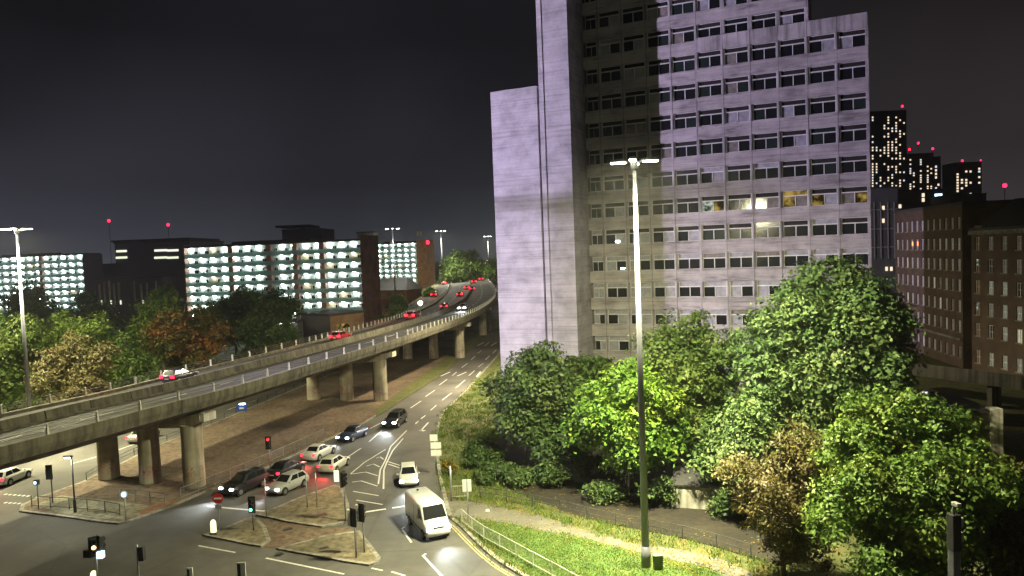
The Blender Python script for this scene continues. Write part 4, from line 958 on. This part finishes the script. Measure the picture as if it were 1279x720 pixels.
def finish(t, L, hw, S, head, tail, beam, flare, wr, pt, hz=None, tz=None, wb=(.305, -.30)):
    tyre = MB().tube([(-.11, 0, 0), (.11, 0, 0)], wr, 16).mesh('tyre', 'black_rubber'); rim = MB().tube([(-.02, 0, 0), (.02, 0, 0)], wr * .62, 10).mesh('rim', 'rim')
    arch = MB().tube([(-.02, 0, 0), (.02, 0, 0)], wr * 1.17, 18).mesh('wheel_arch', 'black_rubber')
    for sx_ in (-1, 1):
        for fy in wb:
            place('wheel_arch', arch, t, (sx_ * (hw - .012), fy * L, wr + .03))
            w = place('wheel', tyre, t, (sx_ * (hw - .08), fy * L, wr)); place('rim', rim, w, (sx_ * .11, 0, 0))
    hz = hz or S[-2][1] - .10; tz = tz or S[1][1] - .14; yf, yr = L * .478, -L * .487
    for sx_ in (-1, 1):
        MB().box((sx_ * hw * .70, yf, hz), (.34 * flare, .16, .17 * flare)).build('headlight', 'head_lamp' if head else 'sign_back', t, bevel=.02)
        MB().box((sx_ * hw * .76, yr, tz), (.26 * flare, .14, .20 * flare)).build('tail_light', 'tail_lamp' if tail else 'sign_red', t, bevel=.02)
        MB().box((sx_ * (hw + .08), L * .17, 1.0 if L < 5 else 1.45), (.2, .1, .13 if L < 5 else .3)).build('mirror', pt, t, bevel=.02)
    MB().box((0, L * .493, .46), (.52, .05, .11)).build('number_plate', 'sign_white', t); MB().box((0, -L * .497, .62), (.52, .04, .11)).build('number_plate', 'plate', t)
    MB().box((0, L * .47, .34), (hw * 1.5, .12, .16)).build('grille', 'black_rubber', t)
    if head and beam:
        lamp('headlight_beam', 'SPOT', (0, L * .53, hz + .02), beam * 1.7, (.85, .95, 1), t, (0, L * .53 + 14, -.7), 70, 1., .25)
    if tail and beam:
        lamp('tail_glow', 'SPOT', (0, -L * .55, tz), beam * .5, (1, .06, .06), t, (0, -L * .55 - 6, 0), 120, .7, .15)
def van(label, p, q, col, head, beam):
    L, hw, H = 5.4, 1.0, 2.5; p, q = Vector(p), Vector(q); d = q - p
    t = thing('van', label, 'van', p, math.atan2(d.y, d.x) - math.pi / 2); pt = PAINT[col]
    S = [(-.5, 2.30, .40, .94), (-.49, 2.46, .34, .97), (0, 2.52, .30, 1.0), (.19, 2.50, .30, 1.0), (.245, 2.34, .30, .99), (.365, 1.36, .30, .99), (.45, 1.12, .32, .96), (.5, .80, .42, .86)]
    mm = MB(); rings = []
    for y, zt, zl, w in S:
        k = .84 if zt > 2 else .92
        half = [(0, zl), (w * .9, zl), (w, zl + .14), (w, (zt + zl) / 2), (w * (.97 if zt > 2 else .99), zt - .16), (w * k, zt - .02), (w * .5, zt), (0, zt + .02)]
        rings.append([(x, y * L, z) for x, z in half] + [(-x, y * L, z) for x, z in half[-2:0:-1]])
    mm.loft(rings); mm.build('body', pt, t, True, fix=True).data.polygons.foreach_set('use_smooth', [False] * 0 or [True] * len(bpy.data.objects[t.children[0].name].data.polygons))
    W_ = [(hw * .93, .358 * L, 1.42), (-hw * .93, .358 * L, 1.42), (-hw * .82, .250 * L, 2.30), (hw * .82, .250 * L, 2.30)]
    quad_in(W_, .03, .97, .04, .96, .035).build('windscreen', 'glass_dark', t)
    for s in (-1, 1):
        X = s * (hw + .004)
        q4 = [(X, .14 * L, 1.40), (X, .315 * L, 1.40), (X * .985, .25 * L, 2.12), (X * .985, .14 * L, 2.12)]
        if s < 0: q4 = [q4[1], q4[0], q4[3], q4[2]]
        quad_in(q4, .03, .97, .03, .97, .012).build('side_window', 'glass_dark', t)
        MB().box((s * (hw + .002), -.05 * L, 1.2), (.02, .015, 1.7)).build('door_seam', 'black_rubber', t)
        MB().box((s * hw * .99, .0, .62), (.05, L * .9, .09)).build('side_moulding', 'black_rubber', t)
    MB().box((.1, -.35 * L, 2.56), (.14, .14, .08)).build('roof_vent', 'black_rubber', t)
    MB().box((0, .478 * L, .95), (1.0, .06, .16)).build('badge_grille', 'black_rubber', t)
    finish(t, L, hw, S, head, False, beam, 1.25, .34, pt, hz=.93, tz=1.1, wb=(.33, -.28))
    return t
def g(x, y): return at(x, y, 0)
def on_road(x, y, d): c = at(x, y, 0); return c, c + Vector(d)
lane_d = (at(551, 719) - at(515, 678)).normalized()
vc = at(534.5, 661); van('white panel van with bright headlights coming towards the junction', vc, vc + lane_d, 'white', True, 1100)
c = at(510.5, 602); car('white hatchback following the van with headlights on', c, c + Vector((.16, -1, 0)), 'hatch', 'white', True, False, 1000, 1.15)
road_d = Vector((-.16, -1, 0))
c = at(494, 531); car('dark car with bright headlights farthest back on the lower road', c, c + Vector((-.20, -1, 0)), 'suv', 'dark', True, False, 1000, 1.2)
c = at(441, 548); car('dark blue car with headlights beside the guard rail', c, c + at(420, 557) - at(455, 541), 'saloon', 'blue', True, False, 500)
c = at(399, 571); car('white saloon with red tail lights in the queue', c, c + at(415, 562) - at(382, 579), 'saloon', 'white', False, True, 900)
c = at(418, 586); car('cream car with red tail lights nearest the hatching', c, c + at(433, 574) - at(404, 593), 'hatch', 'cream', False, True, 900)
c = at(358, 593); car('black car with red tail lights left of the white saloon', c, c + at(376, 585) - at(343, 601), 'saloon', 'dark', False, True, 900)
c = at(359.5, 612); car('silver hatchback with headlights on beside the triangular island', c, c + at(341, 620) - at(378, 604), 'hatch', 'silver', True, False, 600)
c = at(306, 612.5); car('dark car with headlights leading the queue at the stop line', c, c + at(288, 620) - at(330, 603), 'suv', 'dark', True, False, 1300)
c = at(14, 602); car('white car with red tail lights leaving at the left edge', c, c + Vector((.05, 1, 0)), 'hatch', 'white', False, True, 700)
c = at(180, 549.5); car('silver car passing behind the flyover piers', c, c + Vector((.12, 1, 0)), 'saloon', 'silver', False, True, 0)
c = at(1160, 501); car('dark parked car with red lights by the mill yard', c, c + Vector((.1, 1, 0)), 'hatch', 'dark', False, True, 0)
def deck_car(label, x, y, typ, col, away=True, lane=None, beam=300, fl=1.2):
    p = at(x, y, 8.35); i = min(range(NN), key=lambda k: (NEp[k].y - p.y) ** 2 + 0 * k)
    # station whose cross line holds the point
    i = min(range(NN - 1), key=lambda k: abs((Vector(p.xy) - NEp[k]).dot(TAN[k]))); off = (Vector(p.xy) - NEp[i]).dot(Vector((-TAN[i].y, TAN[i].x)))
    off = lane if lane else max(2.2, min(off, 15.2))
    a = dk(i, off, .02); b = dk(i + 1, off, .02)
    return car(label, a, b if away else a + (a - b), typ, col, not away, away, beam, fl)
deck_car('red-lit car on the flyover in front of the orange tree', 176, 476, 'hatch', 'dark', True, 12.6, 700, 1.6)
deck_car('dark red car on the flyover below the tan hall wall', 399, 425, 'hatch', 'red', True, 12.4, 900, 1.7)
deck_car('red-lit tall car on the flyover in front of the bank', 518, 398, 'suv', 'red', True, 12.8, 1200, 2.1)
deck_car('small car with tail lights on the flyover before the oncoming car', 556, 386.5, 'hatch', 'dark', True, None, 300, 1.5)
deck_car('oncoming car with bright headlights on the flyover', 579, 389.5, 'hatch', 'silver', False, 4.8, 1500, 1.5)
deck_car('tail-lit car left of the median on the far flyover', 574, 371, 'hatch', 'dark', True, None, 300, 1.6)
deck_car('tail-lit car farther along the flyover', 583, 362, 'hatch', 'grey', True, None, 300, 1.7)
deck_car('tail-lit car ahead on the right lane of the flyover', 590, 364, 'hatch', 'grey', True, None, 300, 1.7)
deck_car('red-lit car in the distant bunch on the flyover', 592, 355, 'suv', 'red', True, None, 300, 2.0)
deck_car('second red-lit car in the distant bunch', 601, 352, 'suv', 'dark', True, None, 300, 2.0)
deck_car('last red-lit car before the road disappears', 608, 349, 'suv', 'dark', True, None, 300, 2.2)
i = st_at_y(232); a = dk(i, 19.8, .03); car('red-lit car on the slip road', a, dk(i + 1, 19.8, .03), 'suv', 'red', False, True, 500, 1.7)
i = st_at_y(325); a = dk(i, 20, .03); car('dark red car far along the slip road', a, dk(i + 1, 20, .03), 'suv', 'red', False, True, 500, 2.0)

# ================================================================ TREES
def leaves(name, lobes, n, size, mat, parent, seed, base=(0, 0, 0), shell=.42, droop=.0, tintbias=0., fine=1.):
    rg = np.random.default_rng(seed)
    c = np.array([l[0] for l in lobes]); r = np.array([l[1] for l in lobes])
    wgt = (r[:, 0] * r[:, 1] + r[:, 1] * r[:, 2] + r[:, 0] * r[:, 2]); wgt = wgt / wgt.sum()
    per = 24; nc = max(30, n // per)                      # sprays of leaves at the twig ends
    kc = rg.choice(len(lobes), nc, p=wgt)
    dc = rg.normal(size=(nc, 3)); dc /= np.linalg.norm(dc, axis=1)[:, None]
    rad = 1 - shell * rg.random(nc) ** 1.6 + rg.normal(size=nc) * .07
    C = c[kc] + dc * r[kc] * rad[:, None]
    g_ = rg.integers(0, nc, n); k = kc[g_]; d = dc[g_]
    sg = size * (1.0 + .9 * rg.random(nc))[g_][:, None]
    off = rg.normal(size=(n, 3)) * sg; off[:, 2] *= .62
    P = C[g_] + off - np.array([0, 0, 1.]) * (np.linalg.norm(off[:, :2], axis=1)[:, None] ** 2) * .25
    spr = rg.random(nc)[g_]
    nn = d * .8 + rg.normal(size=(n, 3)) * .6 + np.array([0, 0, .6]); nn /= np.linalg.norm(nn, axis=1)[:, None]
    a = np.cross(nn, rg.normal(size=(n, 3))); a /= np.linalg.norm(a, axis=1)[:, None]; b = np.cross(nn, a)
    s = size * (.40 + 1.15 * rg.random(n))[:, None]
    up = nn * s * .16
    V = np.stack([P - a * s * .62, P - b * s * .36 + up, P + a * s * .62, P + b * s * .36 + up], 1).reshape(-1, 3)
    V[:, 2] = np.maximum(V[:, 2], .15 - base[2])
    me = bpy.data.meshes.new(name); me.vertices.add(4 * n); me.vertices.foreach_set('co', V.astype(np.float32).ravel())
    me.loops.add(4 * n); me.loops.foreach_set('vertex_index', np.arange(4 * n, dtype=np.int32))
    me.polygons.add(n); me.polygons.foreach_set('loop_start', np.arange(0, 4 * n, 4, dtype=np.int32)); me.polygons.foreach_set('loop_total', np.full(n, 4, dtype=np.int32))
    at_ = me.attributes.new('tint', 'FLOAT', 'FACE')
    lt = rg.random(len(lobes)) * .68; tint = np.clip(lt[k] * .8 + spr * .22 + rg.random(n) * .34 - .08 + tintbias, 0, 1)
    at_.data.foreach_set('value', tint.astype(np.float32))
    me.materials.append(MATS[mat]); me.update(); me.validate()
    o = bpy.data.objects.new(name, me); COL.objects.link(o); o.parent = parent; return o
def tree(label, x, y, H, rx, zlo, n, size, mat, seed, nl=16, name='tree', bark='bark', ry=None, group=None, cat='tree', peaks=None, twigs=0, spread=.36, tb=0.):
    rn = random.Random(seed); ry = ry or rx
    t = thing(name, label, cat, (x, y, .1), 0, group)
    zc = (H + zlo) / 2; rz = (H - zlo) / 2; lobes = []
    for i in range(nl):
        while True:
            v = Vector((rn.uniform(-1, 1), rn.uniform(-1, 1), rn.uniform(-1, 1)))
            if .45 < v.length < 1: break
        q = rn.uniform(.75, 1.25) * spread
        lobes.append(((v.x * rx * .72, v.y * ry * .72, zc + v.z * rz * .70), (rx * q, ry * q, rz * q * .85)))
    main = list(lobes); sub = []
    for c, r in main:
        sub.append((c, tuple(a * .72 for a in r)))
        for _ in range(5):
            v = Vector((rn.gauss(0, 1), rn.gauss(0, 1), rn.gauss(.25, 1))).normalized(); q = rn.uniform(.34, .62)
            sub.append(((c[0] + v.x * r[0] * .8, c[1] + v.y * r[1] * .8, c[2] + v.z * r[2] * .8), tuple(a * q for a in r)))
    lobes.append(((0, 0, zc), (rx * .5, ry * .5, rz * .55))); sub.append(lobes[-1])
    for p in (peaks or []): sub.append(((p[0], p[1], p[2]), (p[3], p[3], p[3] * 1.1)))
    top = zc; r0 = max(.12, H * .017)
    MB().tube([(0, 0, -.15), (rn.uniform(-.1, .1), rn.uniform(-.1, .1), zlo * .6 + .5), (rn.uniform(-.2, .2), rn.uniform(-.2, .2), zc), (0, 0, H * .86)], [r0 * 1.35, r0, r0 * .7, r0 * .18], 9).build('trunk', bark, t, True)
    lm = MB()
    for i, (c, r) in enumerate(lobes[:-1]):
        s = Vector((0, 0, max(zlo * .7 + .4, min(c[2] - rn.uniform(.5, 2.0), H * .7)))); e_ = Vector(c); mid = s.lerp(e_, .5) + Vector((0, 0, -.12 * (e_ - s).length))
        lm.tube([s, mid, e_], [r0 * .42, r0 * .3, r0 * .08], 5)
        for _ in range(twigs):
            w = e_ + Vector((rn.uniform(-1, 1) * r[0], rn.uniform(-1, 1) * r[1], rn.uniform(-.3, 1.1) * r[2])); lm.tube([e_, w], [r0 * .12, r0 * .04], 4, False)
    lm.build('limbs', bark, t, True)['kind'] = 'stuff'
    leaves('crown', sub, n, size, mat, t, seed, (0, 0, .1), tintbias=tb); return t
NT = 1.25
def T(n): return int(n * NT)
tree('dark green broad tree beside the road before the slab wall', 2.6, 71, 11.6, 5.8, -.6, T(38000), .286, 'leaf_dark', 31, 20)
tree('low bright green bush-like tree at the foot of the slab wall', 7.0, 74, 11.8, 3.6, 2, T(14000), .286, 'leaf_green', 32, 12)
tree('bright yellow-green tree just behind the lamp mast', 9.6, 61, 12.6, 4.9, .5, T(30000), .302, 'leaf_yellow', 33, 18)
tree('mid green tree between the yellow-green tree and the big tree', 16.2, 66, 15.6, 5.4, .5, T(30000), .286, 'leaf_green', 34, 18)
tree('biggest tree with pale leaf tips in front of the tower', 26.0, 60, 19.3, 7.6, 2.2, T(100000), .295, 'leaf_big', 35, 34, peaks=[(-1.8, -1, 17.4, 1.7), (-2.6, -1.5, 15.6, 2.0), (1.8, -1, 18.0, 1.5), (1.4, -1.5, 16.4, 2.0), (4.4, 0, 15.6, 1.7), (5.6, 0, 13.6, 2.0), (-4.6, -2, 14.3, 2.0), (-6.2, -2, 12, 1.8), (.2, -2, 18.6, 1.0)])
tree('shaded tree left of the big tree with drooping crown', 17.8, 54.6, 10.5, 4.3, .1, T(34000), .252, 'leaf_big', 36, 16)
tree('round bushy lime-green tree in the lower right', 21.0, 39.5, 12.4, 5.3, .4, T(90000), .185, 'leaf_lime', 37, 30)
tree('thin brown autumn tree left of the round bushy tree', 16.0, 43.5, 10.8, 3.8, .2, T(22000), .151, 'leaf_brown', 38, 18, bark='bark_pale', twigs=5)
tree('dim brownish tree at the lower right edge', 27.2, 38, 9.6, 4.0, .2, T(24000), .202, 'leaf_brown', 39, 14)
tree('golden shrub at the verge edge by the road', 0.2, 90, 4.6, 2.3, .1, T(6000), .218, 'leaf_gold', 41, 8, name='shrub', cat='shrub')
tree('small yellow shrub beside the stacked white signs', -6.6, 67.6, 1.5, .7, .05, T(1800), .109, 'leaf_gold', 42, 5, name='shrub', cat='shrub')
us = random.Random(9)
for k, (x, y, lab) in enumerate([(-3.4, 69.5, 'low dark shrub below the road-side edge of the broad tree'), (-2.0, 65.3, 'leftmost low shrub in the row behind the path railing'), (0.6, 64.2, 'second low shrub from the left behind the path fence'), (3.4, 63.4, 'rounded low shrub between broad tree and yellow-green tree'), (6.4, 66.5, 'dim shrub deep in shade behind the yellow-green tree'),
                                 (7.2, 59.2, 'small shrub left of the lamp mast under the yellow-green tree'), (11.4, 57.8, 'small shrub at the left corner of the pale outbuilding'), (16.2, 54.4, 'shrub hiding the right end of the pale outbuilding'), (18.4, 50.6, 'dark shrub behind the brown autumn tree'), (-3.8, 74.0, 'dim shrub on the verge beyond the broad tree')]):
    tree(lab, x, y, us.uniform(1.5, 2.8), us.uniform(1.5, 2.3), .05, T(3200), .20, 'leaf_dark', 200 + k, 7, name='shrub', cat='shrub', group='shrubs under the trees')
# left of the flyover
tree('bright green tree at the left edge behind the flyover', -71, 100, 16.2, 7.0, 1, T(20000), .353, 'leaf_green', 51, 16)
tree('green tree behind the pale tan tree', -62, 103, 16.4, 5.6, 1, T(16000), .353, 'leaf_lime', 52, 14)
tree('pale tan willow-like tree close behind the flyover', -55.8, 91, 13.7, 5.0, .6, T(22000), .235, 'leaf_tan', 53, 16, bark='bark_pale', twigs=4)
tree('mid green tree between the tan tree and the orange tree', -56.2, 105, 12.2, 4.8, .3, T(14000), .33, 'leaf_green', 63, 14)
tree('olive tree left of the orange tree', -65, 133, 16.6, 6.8, 1, T(17000), .353, 'leaf_lime', 54, 14)
tree('tree with orange autumn leaves behind the flyover', -53.4, 117, 16.6, 7.2, .3, T(24000), .336, 'leaf_orange', 55, 18, tb=.05)
tree('dark green tree right of the orange tree', -49.0, 140, 13.2, 7.0, .2, T(18000), .336, 'leaf_dark', 56, 14)
tree('dark tree rising behind the orange tree', -54, 156, 18.0, 8.0, 2, T(16000), .420, 'leaf_dark', 57, 14)
tree('tall dark tree in front of the long flats', -62, 160, 15, 9, 2, T(14000), .420, 'leaf_dark', 58, 14)
tree('small dark conifer-like tree beside the hall', -72, 150, 20.5, 3.0, 2, T(7000), .420, 'leaf_dark', 59, 10)
tree('dark silhouetted tree in front of the left flats', -112, 170, 20.0, 8.0, 1, T(11000), .504, 'leaf_dark', 60, 14)
tree('wide dark silhouetted tree at the far left', -128, 165, 16, 9.0, 1, T(11000), .504, 'leaf_dark', 61, 14)
tree('dark silhouetted tree left of the hall', -96, 165, 18, 7.0, 1, T(9000), .504, 'leaf_dark', 62, 12)
tree('dark bushy tree between left verge and dark canopy', -84, 135, 13.5, 7.5, 1, T(12000), .420, 'leaf_dark', 68, 12)
# along the bank and far down the road
for k, (lab, x, yt, Y, rx, mat) in enumerate([('bright shrub on the bank below the gabled house', 487, 377, 175, 3.0, 'leaf_green'), ('small shrub on the bank beside the brick end wall', 474, 388, 170, 2.2, 'leaf_green'), ('shrub at the top of the bank near the lit sign', 497, 366, 195, 3.0, 'leaf_lime'), ('shrub beside the slip road below the orange end wall', 536, 358, 240, 3.6, 'leaf_lime')]):
    c = atd(x, yt, Y); tree(lab, c.x, Y, c.z, rx, max(.2, c.z - 8), 3500, .4, mat, 70 + k, 8, name='shrub', cat='shrub')
for k, (lab, x, yt, Y, rx, mat) in enumerate([('far broad tree right of the orange end wall', 556, 316, 340, 9, 'leaf_green'), ('far round tree in the middle of the row', 580, 311, 370, 13, 'leaf_green'), ('far pale tree beside the farthest mast', 600, 326, 350, 8, 'leaf_yellow'), ('far tree touching the tower edge', 614, 322, 400, 9, 'leaf_lime'), ('far dark tree closing the road', 628, 318, 430, 12, 'leaf_green')]):
    c = atd(x, yt, Y); tree(lab, c.x + (4 if k < 1 else 0), Y, c.z, rx, 4, 7000, .8, mat, 80 + k, 12)
# grass blades and weeds
def tufts(name, label, spots, n, h, mat, seed, cat='grass'):
    rg = np.random.default_rng(seed); A = np.array(spots)
    k = rg.integers(0, len(A), n); P = np.zeros((n, 3)); P[:, :2] = A[k] + rg.normal(size=(n, 2)) * .35; P[:, 2] = .12
    th = rg.random(n) * 6.28; w = .02 + rg.random(n) * .03; hh = h * (.4 + .9 * rg.random(n)); ln = rg.normal(size=(n, 2)) * hh[:, None] * .4
    a = np.stack([np.cos(th) * w, np.sin(th) * w, th * 0], 1); tip = P + np.concatenate([ln, hh[:, None]], 1)
    V = np.stack([P - a, P + a, tip], 1).reshape(-1, 3)
    me = bpy.data.meshes.new(name); me.vertices.add(3 * n); me.vertices.foreach_set('co', V.astype(np.float32).ravel()); me.loops.add(3 * n); me.loops.foreach_set('vertex_index', np.arange(3 * n, dtype=np.int32))
    me.polygons.add(n); me.polygons.foreach_set('loop_start', np.arange(0, 3 * n, 3, dtype=np.int32)); me.polygons.foreach_set('loop_total', np.full(n, 3, dtype=np.int32))
    q = me.attributes.new('tint', 'FLOAT', 'FACE'); q.data.foreach_set('value', rg.random(n).astype(np.float32)); me.materials.append(MATS[mat]); me.update(); me.validate()
    o = bpy.data.objects.new(name, me); COL.objects.link(o); return tag(o, label, cat, kind='stuff')
def inside(p, poly):
    r = False; j = len(poly) - 1
    for i in range(len(poly)):
        if (poly[i][1] > p[1]) != (poly[j][1] > p[1]) and p[0] < (poly[j][0] - poly[i][0]) * (p[1] - poly[i][1]) / (poly[j][1] - poly[i][1]) + poly[i][0]: r = not r
        j = i
    return r
sp = []
while len(sp) < 2200:
    q = (random.uniform(-6, 18), random.uniform(30, 58))
    if inside(q, [tuple(p)[:2] for p in lw]): sp.append(q)
tufts('lawn_grass', 'short bright lawn grass between path and kerb', sp, 60000, .09, 'leaf_green', 3)
sp = []
pp = [tuple(p)[:2] for p in PU + PL[::-1]]; vv = [tuple(p)[:2] for p in rkw] + [(60, 20), (60, 120)]
while len(sp) < 2500:
    q = (random.uniform(-11, 16), random.uniform(44, 120))
    if inside(q, vv) and not inside(q, [tuple(p)[:2] for p in G(bed, .12)]) and not inside(q, pp) and not inside(q, [tuple(p)[:2] for p in lw]): sp.append(q)
tufts('rough_grass', 'rough weedy grass on the verge under the trees', sp, 50000, .28, 'leaf_lime', 4)

# fallen leaves along the path, kerb and islands
sp = []
for L_ in (PU, PL, [tuple(p) for p in rkw]):
    for p in L_:
        if 30 < p[1] < 110: sp += [(p[0] + random.gauss(0, .6), p[1] + random.gauss(0, .6)) for _ in range(3)]
sp += [(random.uniform(-4, 20), random.uniform(44, 66)) for _ in range(150)]
rg = np.random.default_rng(77); n = 2600; A = np.array(sp); P = np.zeros((n, 3)); P[:, :2] = A[rg.integers(0, len(A), n)] + rg.normal(size=(n, 2)) * .5; P[:, 2] = .15
vsl = [tuple(p)[:2] for p in rkw] + [(120, 14), (120, 235)]
P = np.array([p for p in P if inside((p[0] - .4, p[1]), vsl)]); n = len(P); th = rg.random(n) * 6.28; z = rg.random((n, 4)) * .03
V = np.stack([P + np.stack([np.cos(th + j * 1.57) * (.09 if j % 2 else .05), np.sin(th + j * 1.57) * (.09 if j % 2 else .05), z[:, j]], 1) for j in range(4)], 1).reshape(-1, 3)
me = bpy.data.meshes.new('leaf_litter'); me.from_pydata(V.tolist(), [], [(4 * i, 4 * i + 1, 4 * i + 2, 4 * i + 3) for i in range(n)])
q = me.attributes.new('tint', 'FLOAT', 'FACE'); q.data.foreach_set('value', rg.random(n).astype(np.float32)); me.materials.append(MATS['leaf_gold'])
o = bpy.data.objects.new('leaf_litter', me); COL.objects.link(o); tag(o, 'fallen yellow leaves along the path and kerb', 'leaves', kind='stuff')

# ================================================================ NIGHT HAZE
hz = MB().box((0, 1200, 124.5), (5000, 3000, 251)).build('haze', None)
b = NB('haze_air'); v = b.n('ShaderNodeVolumePrincipled'); v.inputs['Color'].default_value = (.9, .92, .95, 1); v.inputs['Density'].default_value = .00010; v.inputs['Anisotropy'].default_value = .35
b.l(v.outputs[0], b.o.inputs['Volume']); hz.data.materials.append(b.m)
tag(hz, 'thin night haze over the city', 'haze', kind='stuff')
SC.cycles.volume_bounces = 0
